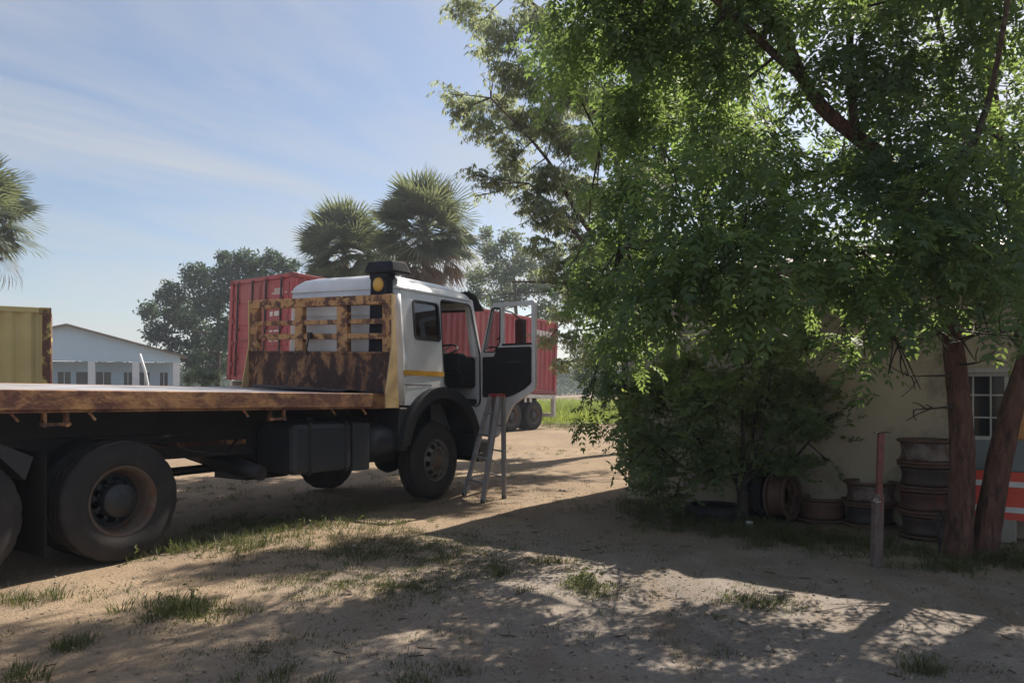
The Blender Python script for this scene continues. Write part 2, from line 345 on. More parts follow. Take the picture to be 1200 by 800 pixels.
# ------------------------------------------------------------------ leaf templates and tree builder
def unit(a): return a/np.maximum(np.linalg.norm(a,axis=-1,keepdims=True),1e-9)
def kite(base, d, side, length, hw, fold=0.0, up=(0,0,1)):
    d = unit(np.asarray(d,float)); side = unit(np.asarray(side,float)-d*np.dot(side,d)); mid = base+d*length*.45
    n = np.cross(d, side)*fold*hw
    return np.array([base, mid+side*hw+n, base+d*length, mid-side*hw+n])
def neem_rosette(seed):
    r = np.random.default_rng(seed); out = []
    for i in range(9):
        a = i*2.399+r.uniform(-.3,.3); e = R(r.uniform(-35,45)); ln = r.uniform(.20,.32); droop = R(r.uniform(50,95))
        h = np.array([math.cos(a),math.sin(a),0]); sd = np.array([-math.sin(a),math.cos(a),0]); p = np.zeros(3); n = 6
        for k in range(n):
            ee = e-droop*(k/n); t = h*math.cos(ee)+np.array([0,0,math.sin(ee)]); p = p+t*ln/n
            if k == 0: continue
            L_ = .075*(1-.25*abs(k-2.5)/2.5)*r.uniform(.85,1.15)
            for s in (1,-1):
                d = t*.55+sd*s*.85+np.array([0,0,-.30+r.uniform(-.15,.15)]); out.append(kite(p,d,np.cross(d,np.cross(t,sd)),L_,.0125))
        out.append(kite(p,t,sd,.07,.012))
    return np.concatenate(out)
def euc_spray(seed):
    r = np.random.default_rng(seed); out = []; p = np.zeros(3); a = r.uniform(0,6.28)
    for k in range(10):
        e = R(45-9*k); a += r.uniform(-.3,.3); t = np.array([math.cos(a)*math.cos(e),math.sin(a)*math.cos(e),math.sin(e)]); p = p+t*.032
        for _ in range(2):
            b = r.uniform(0,6.28); d = np.array([math.cos(b)*.75,math.sin(b)*.75,-.75+r.uniform(-.3,.5)]); out.append(kite(p,d,np.array([math.sin(b),-math.cos(b),r.uniform(-.5,.5)]),r.uniform(.085,.14),.0125))
    return np.concatenate(out)
def bush_sprig(seed):
    r = np.random.default_rng(seed); out = []; p = np.zeros(3); t = np.array([1,0,.2])
    for k in range(8):
        t = unit(t+r.normal(0,.25,3)-np.array([0,0,.06])); p = p+t*.032
        for s in (1,-1):
            d = np.array([r.uniform(-.1,.9),s*r.uniform(.5,1.1),r.uniform(-.7,.5)]); out.append(kite(p,d,r.normal(size=3),r.uniform(.04,.085),r.uniform(.013,.021)))
    return np.concatenate(out)
def clump(seed, n=12, size=.2, rad=.3):
    r = np.random.default_rng(seed); out = []
    for _ in range(n):
        d = unit(r.normal(size=3)); d[2] -= .25; out.append(kite(unit(r.normal(size=3))*rad*r.uniform(.2,1),d,r.normal(size=3),size*r.uniform(.7,1.3),size*.24))
    return np.concatenate(out)
T_NEEM = [neem_rosette(i) for i in range(6)]; T_EUC = [euc_spray(i) for i in range(6)]
T_BUSH = [bush_sprig(i) for i in range(6)]; T_CLUMP = [clump(i) for i in range(6)]
def rot_rand(n, tilt, r):
    a = r.uniform(0,2*np.pi,n); ax = r.uniform(0,2*np.pi,n); th = r.normal(0,tilt,n)
    ca,sa = np.cos(a),np.sin(a); Rz = np.zeros((n,3,3)); Rz[:,0,0]=ca; Rz[:,0,1]=-sa; Rz[:,1,0]=sa; Rz[:,1,1]=ca; Rz[:,2,2]=1
    u = np.stack([np.cos(ax),np.sin(ax),np.zeros(n)],1); K = np.zeros((n,3,3))
    K[:,0,1]=-u[:,2];K[:,0,2]=u[:,1];K[:,1,0]=u[:,2];K[:,1,2]=-u[:,0];K[:,2,0]=-u[:,1];K[:,2,1]=u[:,0]
    I = np.eye(3)[None]; Rt = I+np.sin(th)[:,None,None]*K+(1-np.cos(th))[:,None,None]*(K@K)
    return Rt@Rz
def scatter(pos, templates, scale, tilt, r, tint_base=None):
    """copies of leaf-cluster templates at pos; returns verts, quads, tint per face"""
    pos = np.asarray(pos,float); n = len(pos); Rm = rot_rand(n,tilt,r); sc = r.uniform(*scale,n); which = r.integers(0,len(templates),n); VV=[];TT=[]
    tb = r.uniform(0,1,n) if tint_base is None else tint_base
    for k,t in enumerate(templates):
        idx = np.nonzero(which==k)[0]
        if not len(idx): continue
        v = np.einsum('nij,vj->nvi',Rm[idx],t)*sc[idx][:,None,None]+pos[idx][:,None,:]
        VV.append(v.reshape(-1,3)); nq = len(t)//4
        TT.append(np.clip(np.repeat(tb[idx],nq)*.75+r.uniform(0,.25,len(idx)*nq),0,1))
    V = np.concatenate(VV); return V, np.arange(len(V)).reshape(-1,4), np.concatenate(TT)
def blob_points(blobs, r, flat=.8):
    P = []; T = []
    for (c, rad, n) in blobs:
        d = unit(r.normal(size=(n,3))); q = r.uniform(.15,1,n)**.55; p = d*(rad*q)[:,None]; p[:,2] *= flat
        P.append(np.asarray(c)+p); T.append(np.clip(r.uniform(0,1)*.5+r.uniform(0,.5,n),0,1))
    return np.concatenate(P), np.concatenate(T)
def limb(g, pts, r0, r1, n=9, wob=.06, sub=4, ridge=0.0):
    pts = [Vector(p) for p in pts]; out = []
    for i in range(len(pts)-1):
        p0,p1,p2,p3 = pts[max(i-1,0)],pts[i],pts[i+1],pts[min(i+2,len(pts)-1)]
        for k in range(sub):
            t = k/sub; out.append(.5*((2*p1)+(p2-p0)*t+(2*p0-5*p1+4*p2-p3)*t*t+(3*p1-p0-3*p2+p3)*t**3))
    out.append(pts[-1]); m = len(out)
    g.path(out,[r0+(r1-r0)*(i/(m-1))**.8 for i in range(m)],n,True,wob,ridge); return out
def twigs(g, limbs, blobs, r, r0=.022, r1=.005, n=5, sub=2):
    pts = [p for l in limbs for p in l]; arr = np.array([tuple(p) for p in pts])
    for (c,rad,_) in blobs:
        c = np.asarray(c); dist = np.linalg.norm(arr-c+np.array([0,0,.35*rad]),axis=1); a = arr[int(np.argmin(dist))]
        mid = (a+c)/2+r.normal(0,.12,3)*rad; limb(g,[a,mid,c],r0*(1+rad*.4),r1,n,.05,3)
        for _ in range(sub*2):
            e = c+unit(r.normal(size=3))*rad*.8; s = a+(c-a)*r.uniform(.55,1); limb(g,[s,(s+e)/2+r.normal(0,.06,3)*rad,e],r0*.5,r1,4,.05,2)

def generic_tree(name, label, base, h_trunk, blobs, leafm, barkm, templates, scale, tilt, seed, r0=.2, twr=.05, group=None, flat=.85):
    r = np.random.default_rng(seed); t = tag(empty(name, base), label, 'tree', group); b = Vector(base)
    loc = [(Vector(c)-b, rad, n) for (c,rad,n) in blobs]
    cx = sum((v for v,_,_ in loc),Vector())/len(loc)
    g = G(); top = Vector((cx.x*.6,cx.y*.6,h_trunk)); main = limb(g,[(0,0,-.1),(cx.x*.15,cx.y*.1,h_trunk*.5),top,(cx.x,cx.y,cx.z)],r0,r0*.35)
    g.build('trunk', barkm, t)
    g = G(); twigs(g,[main],[(tuple(v),rad,n) for v,rad,n in loc],r,twr,.012); tag(g.build('branches',barkm,t),kind='stuff')
    p, tn = blob_points([(tuple(v),rad,n) for v,rad,n in loc], r, flat); V,Q,T = scatter(p,templates,scale,tilt,r,tn)
    tag(np_mesh('crown',V,Q,leafm,t,T),kind='stuff'); return t

# ------------------------------------------------------------------ neem tree, twin reddish trunks
LIT_SPOTS = [(600,690,42,16),(660,705,45,14),(770,672,50,12),(830,695,45,12),(1000,706,60,12),(1090,745,60,18),(1060,785,45,14),(1185,735,35,20),(845,780,50,14),(925,775,30,12),(480,740,35,12),(420,775,35,12),(640,655,45,8),(720,745,40,12),(560,770,35,10),(350,690,30,8),(930,730,30,8),(680,680,40,10),(1000,750,25,14),(760,775,30,10),(870,660,25,6)]
def make_neem():
    r = np.random.default_rng(11); t = tag(empty('neem_tree',(4.2,7.05,0)),'big leafy tree with two reddish trunks spreading over the yard','tree'); o = Vector((4.2,7.05,0))
    def rel(l): return [Vector(p)-o for p in l]
    limbs = []
    g = G(); limbs.append(limb(g,rel([(4.10,7.05,-.1),(4.11,7.06,.15),(4.16,7.1,.9),(4.10,7.1,1.75),(3.85,6.95,2.7),(3.3,6.7,3.45),(2.66,6.6,3.95),(2.3,6.5,4.5),(2.05,6.45,5.1),(1.75,6.4,6.0)]),.138,.022,28,.03,9,.045)); g.build('trunk',M['bark_red'],t)
    g = G(); limbs.append(limb(g,rel([(4.34,7.05,-.1),(4.35,7.05,.1),(4.49,7.08,.85),(4.64,7.1,1.4),(4.90,7.25,2.0),(5.0,7.35,2.8),(4.7,7.3,3.6),(4.42,7.1,4.3),(4.36,7.05,5.4),(4.4,7.0,6.6)]),.128,.04,28,.03,9,.045)); g.build('trunk',M['bark_red'],t)
    for pts,a,b in [([(3.75,6.9,2.75),(3.3,6.9,2.78),(2.7,7.0,2.75),(2.1,7.05,2.84),(1.5,7.3,2.95),(1.05,7.6,2.9)],.055,.018),
                    ([(2.66,6.6,3.95),(2.45,6.5,4.15),(2.2,6.4,4.3),(1.6,6.2,4.7),(1.0,6.1,5.1),(.6,6.2,5.3)],.05,.015),
                    ([(2.95,6.6,3.75),(2.9,6.6,4.4),(2.9,6.5,5.2),(2.8,6.4,6.4)],.045,.015),
                    ([(4.7,7.3,3.6),(4.1,7.1,4.0),(3.95,7.0,4.6),(3.6,6.9,5.6)],.055,.015),
                    ([(4.4,7.1,4.4),(4.1,6.9,4.9),(3.7,6.6,5.6),(3.3,6.2,6.6)],.045,.012),
                    ([(3.85,6.95,2.7),(3.7,6.4,3.2),(3.6,5.8,3.7),(3.4,5.2,4.4)],.05,.014),
                    ([(3.85,6.95,2.7),(4.0,7.6,3.3),(3.6,8.4,3.9),(3.2,9.2,4.4)],.05,.014),
                    ([(5.0,7.35,2.8),(5.7,7.2,3.3),(6.5,7.0,4.0)],.05,.014),
                    ([(3.3,6.7,3.45),(2.4,7.6,3.6),(1.6,8.3,3.9),(1.0,8.6,4.3)],.05,.014)]:
        g = G(); limbs.append(limb(g,rel(pts),a,b,8,.07,4)); g.build('limb',M['bark_grey'],t)
    B = []
    def b(px,py,Y,rad,n=None): B.append((tuple(at(px,py,Y)-o),rad*.82,n or int(15.5*(rad/.5)**2)))
    # left edge of the crown, upper to lower
    for p in [(690,5,6.6,.42),(725,40,6.8,.5),(675,62,7.2,.22),(765,20,6.6,.5),(745,90,7.4,.4),(735,150,7.6,.34),(760,110,7.4,.45),
              (740,205,7.8,.42),(780,175,7.4,.42),(752,250,7.7,.5),(725,280,8.0,.38),(800,215,7.2,.55),(770,290,7.6,.6),(735,330,8.2,.46),
              (835,280,7.2,.55),(716,385,8.8,.36),(745,385,8.2,.5),(800,345,7.8,.5),(715,440,9.4,.34),(690,490,9.8,.24),(735,450,9.2,.4),(735,505,9.4,.3),
              (860,175,6.8,.5),(880,235,7.0,.55),(830,120,7.0,.45),(815,55,6.6,.45),(900,300,7.2,.5),(860,345,7.6,.42),(930,255,6.9,.5),(780,390,8.6,.4),(850,395,8.2,.4),
              (930,185,6.8,.45),(985,215,6.7,.5),(975,285,6.9,.5),(1035,265,6.7,.55),(1040,195,6.4,.5),(1020,330,6.9,.45),(1075,325,6.7,.5),(960,345,7.2,.3),
              (1075,150,6.2,.40),(1085,215,6.1,.48),(1120,260,6.5,.5),(1130,320,6.7,.5),(1090,385,6.8,.42),(1030,400,6.9,.36),(990,405,7.1,.25),(1062,440,6.8,.30),(1070,480,6.8,.17),
              (1150,380,6.6,.4),(1185,300,6.6,.5),(1190,230,6.8,.45),(1195,385,6.4,.35),(1225,340,6.6,.5),(1140,110,6.4,.4),(1190,165,6.6,.35),(1100,60,6.4,.45),
              (1010,110,6.6,.45),(950,70,6.4,.35),(1020,30,6.2,.35),(900,20,6.3,.4),(860,75,6.6,.3),(930,125,6.7,.25),(1060,90,6.5,.35),(1150,30,6.3,.4),(1230,110,6.4,.5),(1240,230,6.6,.6),
              (800,320,5.4,.34),(850,300,5.3,.34),(905,335,5.4,.3),(940,305,5.5,.34),(880,365,5.6,.24),(825,375,5.7,.26),(770,350,5.6,.32),(1000,345,5.5,.28),(765,300,5.6,.3),(1090,300,5.5,.34),(1140,330,5.6,.36),(1190,320,5.7,.38),(1120,260,5.5,.34),(1060,250,5.5,.34),(1185,245,5.6,.4),(1200,395,5.8,.28),(1150,385,5.7,.26),(1070,370,5.6,.3),(1065,440,5.9,.22),(1030,410,5.8,.26),(1200,180,5.6,.34),(1120,190,5.4,.3),(820,250,5.3,.36),(920,240,5.4,.34),(860,200,5.3,.34),(790,220,5.5,.3),(760,420,7.6,.34),(700,330,7.2,.4),(1130,400,6.3,.28),(1160,420,6.5,.22),(840,-10,6.3,.5),(960,0,6.3,.45),(770,-50,6.4,.6),(710,-60,6.6,.5),(1075,-20,6.2,.5),(1180,-40,6.2,.6),
              (890,115,8.2,.4),(990,160,8.4,.5),(800,130,8.6,.4),(735,110,11.5,.5),(705,165,10.8,.36),(790,30,13,.55),(765,60,12.2,.45),(730,60,11.8,.4),(700,225,10.2,.3),(755,150,11.2,.45),(800,100,12.5,.5),(720,260,9.8,.3),(690,300,10.5,.28),(840,20,14,.6),(870,60,13,.5),(1180,100,8.0,.5)]:
        b(*p)
    # the part of the crown above and beside the view
    for _ in range(22):
        d = unit(r.normal(size=3)); c = np.array([3.0,6.6,6.3])+d*np.array([3.0,2.7,1.5])*r.uniform(.45,1)
        if c[1] < 3.8: continue
        B.append((tuple(Vector(c)-o),r.uniform(.4,.6),14))
    for c in [(6.4,6.6,4.6),(5.6,6.2,4.9),(6.8,7.2,4.2),(4.6,5.2,5.2),(2.6,4.8,5.4),(1.6,5.2,5.8),(1.6,8.8,4.8),(.6,8.6,5.2),(2.1,11.0,7.6),(2.7,10.4,7.8)]:
        B.append((tuple(Vector(c)-o),.6,16))
    g = G(); twigs(g,limbs,B,r,.016,.004,5); tag(g.build('branches',M['bark_dark'],t),kind='stuff')
    p,tn = blob_points(B,r,.8)
    # gaps cut into the crown so sun patches fall on chosen ground spots
    w = p+np.array(o); q = w[:,:2]-w[:,2:3]*np.array([SUN_DIR.x,SUN_DIR.y])/SUN_DIR.z; keep = np.ones(len(p),bool)
    for px,py,rx,ry in LIT_SPOTS:
        c = on_ground(px,py); sx = rx/FPX*c.y+.10; sy = CAM_H*FPX/(py-ry-YH)-c.y+.12
        keep &= ~((((q[:,0]-c.x)/sx)**2+((q[:,1]-c.y)/sy)**2 < 1) & (r.uniform(0,1,len(p))<.95))
    p,tn = p[keep],tn[keep]
    V,Q,T = scatter(p,T_NEEM,(.95,1.45),.35,r,tn)
    tag(np_mesh('crown',V,Q,M['neem_leaf'],t,T),kind='stuff')
make_neem()

# ------------------------------------------------------------------ small dark bush tree before the wall
def make_bush():
    r = np.random.default_rng(5); o = Vector((2.66,8.83,0)); t = tag(empty('bush_tree',o),'small dark forked tree with thin leaves in front of the beige wall','tree')
    g = G(); limbs = [limb(g,[(0,0,-.05),(0,.02,.25),(-.03,0,.42)],.075,.055,9,.06,3)]
    ends = [(-.75,-.2,1.25),(-.42,.15,1.7),(-.05,-.1,2.1),(.3,.2,1.95),(.62,-.15,1.5),(.9,0,1.1),(-1.05,.1,.95),(.15,-.35,1.4)]
    for e in ends:
        e = Vector(e); limbs.append(limb(g,[(-.03,0,.40),(e.x*.25,e.y*.3,.62),(e.x*.6,e.y*.7,e.z*.62),e],.04,.008,7,.06,4))
    g.build('trunk',M['bark_dark'],t)
    B = []
    for (px,py,rad) in [(775,470,.24),(800,430,.26),(770,520,.22),(815,510,.3),(850,455,.3),(775,550,.16),(835,550,.24),(860,400,.26),(905,420,.28),(885,480,.32),(880,540,.24),(930,500,.28),
                        (925,545,.2),(950,455,.24),(965,500,.2),(990,478,.14),(940,400,.2),(870,360,.18),(905,360,.16),(1005,470,.08),(760,450,.16),(735,480,.12),(975,545,.08),(820,470,.26),(905,455,.24),(752,535,.2),(742,505,.16),(762,572,.15),(790,585,.14),(735,545,.13)]:
        c = at(px,py,8.83+r.uniform(-.45,.35))-o; B.append((tuple(c),rad*1.05,int(75*(rad/.25)**2)))
    g2 = G(); twigs(g2,limbs,B,r,.011,.003,4,3); tag(g2.build('branches',M['bark_dark'],t),kind='stuff')
    p,tn = blob_points(B,r,.75); V,Q,T = scatter(p,T_BUSH,(.8,1.25),.7,r,tn); tag(np_mesh('crown',V,Q,M['bush_leaf'],t,T),kind='stuff')
make_bush()

# ------------------------------------------------------------------ drooping grey-green tree behind
def make_euc():
    base = (3.6,19.0,0); B = []
    def b(px,py,rad,n=None,Y=18.0): B.append((tuple(at(px,py,Y+random.uniform(-1.2,1.2))),rad*.85,n or int(120*(rad/.6)**2)))
    for p in [(545,10,.45),(560,35,.30),(590,45,.5),(540,130,.38),(525,110,.22),(565,150,.45),(590,125,.45),(600,90,.5),(640,30,.6),(625,150,.6),(600,190,.45),(575,215,.32),(555,205,.2),
              (640,210,.55),(620,240,.4),(660,110,.7),(690,60,.7),(680,170,.7),(700,240,.65),(660,260,.5),(690,310,.6),(655,320,.45),(630,290,.35),(700,360,.5),(670,400,.35),(660,430,.25),(740,130,.8),(760,220,.8),(740,300,.7),
              (800,80,.8),(830,180,.8),(720,10,.7),(780,0,.8),(850,60,.7),(560,230,.12),(665,370,.4),(640,400,.2),(700,420,.4),(650,150,.6),(620,100,.45),(670,220,.55),(640,255,.45),(690,120,.55),(620,20,.4),(600,140,.35),(655,60,.5),(680,290,.45),(605,215,.3),(585,170,.3),(675,340,.4),(555,120,.3),(570,60,.25)]: b(*p)
    for c in [(2.5,19,11.5),(3.6,18,12.5),(4.8,20,11),(5.5,19,9.5),(1.2,18,11.8),(6,20,8)]: B.append((c,1.1,60))
    r = np.random.default_rng(21); o = Vector(base); t = tag(empty('drooping_tree',base),'tall airy tree with grey green drooping leaves beyond the truck door','tree')
    limbs = []; g = G(); limbs.append(limb(g,[(0,0,-.1),(-.1,0,2.5),(-.2,-.3,5),(.1,-.4,8),(0,-.2,11.5)],.26,.07,10)); g.build('trunk',M['bark_grey'],t)
    for pts in [[(-.1,0,3.2),tuple(at(680,255,18)-o),tuple(at(640,185,18)-o),tuple(at(575,115,18)-o)],[(-.1,-.2,4.6),tuple(at(700,140,18)-o),tuple(at(640,25,18)-o),tuple(at(600,-10,18)-o)],
                [(-.1,0,3.0),tuple(at(690,290,18)-o),tuple(at(620,215,17.5)-o)],[(0,-.3,6.5),tuple(at(660,40,18)-o),tuple(at(590,-20,18)-o)],[(-.1,0,2.4),tuple(at(690,340,18)-o),tuple(at(600,330,19)-o)]]:
        g = G(); limbs.append(limb(g,pts,.085,.02,7)); g.build('limb',M['bark_grey'],t)
    loc = [(tuple(Vector(c)-o),rad,n) for c,rad,n in B]
    g = G(); twigs(g,limbs,loc,r,.018,.006,4); tag(g.build('branches',M['bark_grey'],t),kind='stuff')
    p,tn = blob_points(loc,r,.9); V,Q,T = scatter(p,T_EUC,(.9,1.6),.25,r,tn); tag(np_mesh('crown',V,Q,M['euc_leaf'],t,T),kind='stuff')
make_euc()

# ------------------------------------------------------------------ far trees
def far_tree(name,label,pxs,Y,base_px,leaf,seed,scale=(1.0,1.8),dens=60,r0=.25):
    B = []; r = np.random.default_rng(seed)
    for (px,py,rp) in pxs:
        rad = rp/FPX*Y; B.append((tuple(at(px,py,Y+r.uniform(-1,1)*rad)),rad,int(dens*max(rad,.5)**2)))
    base = at(base_px,452,Y); base.z = 0
    generic_tree(name,label,base,2.6,B,M[leaf],M['bark_dark'],T_CLUMP,scale,.8,seed,r0,.07,None,.9)
far_tree('broad_tree','dark rounded tree rising behind the red container beside the pale house',
  [(175,365,13),(200,345,16),(185,390,16),(230,325,18),(215,370,24),(245,355,22),(265,325,20),(285,305,14),(240,400,24),(275,390,26),(205,405,12),(255,425,18),(300,315,16),(320,305,14),(338,312,12),(310,340,24),(340,335,18),(262,303,9),(225,420,14)],45,255,'dark_leaf',31,(.8,1.5),120)
far_tree('pale_tree','pale green tree in the distance between palm and drooping tree',
  [(575,295,17),(598,283,15),(590,320,20),(615,305,18),(560,325,16),(632,330,22),(605,345,18),(640,365,18),(580,350,16),(648,300,16),(570,275,9),(660,340,20),(555,345,12)],48,620,'far_leaf',32,(.8,1.4),90)
far_tree('background_tree','hazy green tree standing on the far side of the meadow',
  [(690,420,20),(720,400,26),(750,420,24),(705,450,18),(735,452,20),(775,400,26),(680,440,12),(760,450,18),(800,430,24)],40,735,'far_leaf',33,(.8,1.4),90)
far_tree('low_shrub','low shrub growing between the house porch and the red container',
  [(232,437,9),(222,444,7),(243,445,8),(252,440,6)],30,238,'far_leaf',34,(.4,.7),150,.05)
def treeline():
    r = np.random.default_rng(77); P=[]; 
    for k in range(360):
        x = r.uniform(-140,140); y = r.uniform(95,140); h = r.uniform(2.5,6.5); n = 26
        P.append(np.array([x,y,h*.5])+unit(r.normal(size=(n,3)))*np.array([3.4,2.5,h*.5])*r.uniform(.5,1,(n,1)))
    V,Q,T = scatter(np.concatenate(P),T_CLUMP,(2.5,4.5),.8,r); tag(np_mesh('far_woods',V,Q,M['dark_leaf'],None,T),'low belt of woods along the horizon','woods',kind='stuff')
treeline()

# ------------------------------------------------------------------ fan palms
def fan_mesh(name, seed, dead=False):
    r = np.random.default_rng(seed); V=[];Q=[];T=[]; n = 26; pet = 1.0; 
    def quad(a,b,c,d,t): i=len(V); V.extend([a,b,c,d]); Q.append((i,i+1,i+2,i+3)); T.append(t)
    for k in range(4):   # petiole along +x
        a,b = k*pet/4,(k+1)*pet/4; w=.03-.004*k; quad((a,-w,-.03*a*a),(a,w,-.03*a*a),(b,w*.85,-.03*b*b),(b,-w*.85,-.03*b*b),.9)
    spread = R(120 if not dead else 55)
    for k in range(n):
        a = -spread+2*spread*k/(n-1); L_ = r.uniform(.85,1.1)*(1-.18*abs(a)/spread); dr = r.uniform(.1,.3)+(.5 if dead else 0)
        d = np.array([math.cos(a),math.sin(a),0]); s = np.array([-math.sin(a),math.cos(a),0]); b0 = np.array([pet,0,-.03]); cup = abs(a)*.10
        w0 = spread/n*.55; p1 = b0+d*L_*.55+np.array([0,0,.12*cup-.04*dr]); p2 = b0+d*L_*.82+np.array([0,0,-.22*dr]); p3 = b0+d*L_+np.array([0,0,-.5*dr])
        w1 = min(.055,w0*.9); z = np.array([0,0,.018]); tt = r.uniform(0,1)
        quad(b0-s*.004,b0+s*.004,p1+s*w1*.8+z,p1-s*w1*.8-z,tt); quad(p1-s*w1*.8-z,p1+s*w1*.8+z,p2+s*w1*.5,p2-s*w1*.5,tt); quad(p2-s*w1*.5,p2+s*w1*.5,p3+s*.004,p3-s*.004,tt)
    o = np_mesh(name,np.array(V),np.array(Q),M['palm_dead' if dead else 'palm_leaf'],None,np.array(T)); me = o.data; bpy.data.objects.remove(o); return me
FAN = [fan_mesh('frond',40+i) for i in range(3)]; FAN_D = [fan_mesh('frond',50+i,True) for i in range(2)]
def palm(label, px, py, Y, size, seed, ndead=6, n=44, lean=(0,0)):
    r = np.random.default_rng(seed); c = at(px,py,Y); t = tag(empty('fan_palm',(c.x,c.y,0)),label,'palm tree',None)
    h = c.z-.5*size; g = G(); g.path([(lean[0]*(1-k/12),lean[1]*(1-k/12),h*k/12-.05) for k in range(13)],[.24+.05*math.sin(k*1.7)*.4-.006*k for k in range(13)],12,True,.06); g.build('trunk',M['palm_bark'],t)
    for k in range(n+ndead):
        dead = k>=n; me = (FAN_D[k%2] if dead else FAN[k%3]); o = bpy.data.objects.new('frond',me); COL.objects.link(o); o.parent = t
        a = k*2.399+r.uniform(-.25,.25); el = R(82-125*((k%n)/n)+r.uniform(-10,10)) if not dead else R(r.uniform(-75,-25))
        o.location = (0,0,h+(.12 if not dead else -.25)*size); s = size*r.uniform(.85,1.1); o.scale = (s,s,s)
        d = Vector((math.cos(a)*math.cos(el),math.sin(a)*math.cos(el),math.sin(el))); q = d.to_track_quat('X','Z'); o.rotation_mode='QUATERNION'
        from mathutils import Quaternion
        o.rotation_quaternion = q @ Quaternion((1,0,0),r.uniform(-.7,.7))
palm('sunlit fan palm with dry hanging fronds directly behind the truck cab', 499,257,32,1.28,61,20,80)
palm('bluish fan palm left of the taller sunlit palm above the headboard', 404,285,34,1.24,62,7,80)
palm('fan palm above the yellow container showing only its right half', -37,238,24,1.16,63,2,70)

# ------------------------------------------------------------------ pale house with porch (far left)
def make_house():
    A = at(78,452,40.0); A.z = 0; t = tag(empty('house',(A.x,A.y,0),R(28)),'pale blue gabled house with a columned porch beyond the yellow container','house')
    W = 5.45; zb = 2.85; zt = 4.68; ze = 3.25
    g = G(); g.plate([(-W,zb),(W,zb),(W,ze-.05),(0,zt),(-W,ze-.05)],[],lambda a,b:(a,0,b),lambda a,b:(a,.15,b)); g.build('gable',M['house_blue'],t)
    wins = ((-4.6,1.0),(-2.2,.8),(-.45,.6),(1.34,.72),(2.69,.4),(3.47,.5),(4.5,.4)); doors = ((.4,.55),)
    g = G(); g.plate([(-W,0),(W,0),(W,2.85),(-W,2.85)],[[(x,.9),(x+w,.9),(x+w,2.3),(x,2.3)] for x,w in wins]+[[(x,.05),(x+w,.05),(x+w,2.3),(x,2.3)] for x,w in doors],lambda a,b:(a,1.2,b),lambda a,b:(a,1.35,b)); g.build('wall',M['house_blue'],t)
    g = G(); g.box(-W,W,1.35,11,0,2.85); g.build('wall',M['house_blue'],t)
    for x,w in wins:
        f = G(); f.box(x+.002,x+w-.002,1.21,1.26,.902,2.298); fo = f.build('window',M['house_dark'],t)
        q = G(); q.box(x+w*.5-.02,x+w*.5+.02,1.17,1.205,.9,2.3); q.build('bar',M['house_white'],fo)
    for x,w in doors:
        f = G(); f.box(x+.002,x+w-.002,1.22,1.28,.05,2.298); f.build('door',M['house_dark'],t)
    for x in (-5.3,-3.2,-1.1,1.14,3.24,5.25):
        f = G(); f.box(x-.17,x+.17,-.02,.32,0,2.85); f.build('column',M['house_white'],t,bevel=.01)
    for sg in (-1,1):
        f = G(); f.plate([(0,zt-.02),(sg*(W+.35),ze-.16),(sg*(W+.35),ze-.06),(0,zt+.10)],[],lambda a,b:(a,-.3,b),lambda a,b:(a,11.3,b)); f.build('roof',M['house_roof'],t)
    f = G(); f.box(-W,W,-.1,1.2,-.05,.12); f.build('porch_floor',M['concrete'],t)
    b = at(172,440,24); g = G(); g.path([(b.x+.15,b.y,-.05),(b.x+.1,b.y,1.2),(b.x-.05,b.y,2.0),(b.x-.22,b.y,2.55)],[.05,.05,.045,.04],8)
    tag(g.build('leaning_pole',M['house_white']),'thin white pole leaning in front of the house porch','pole')
make_house()

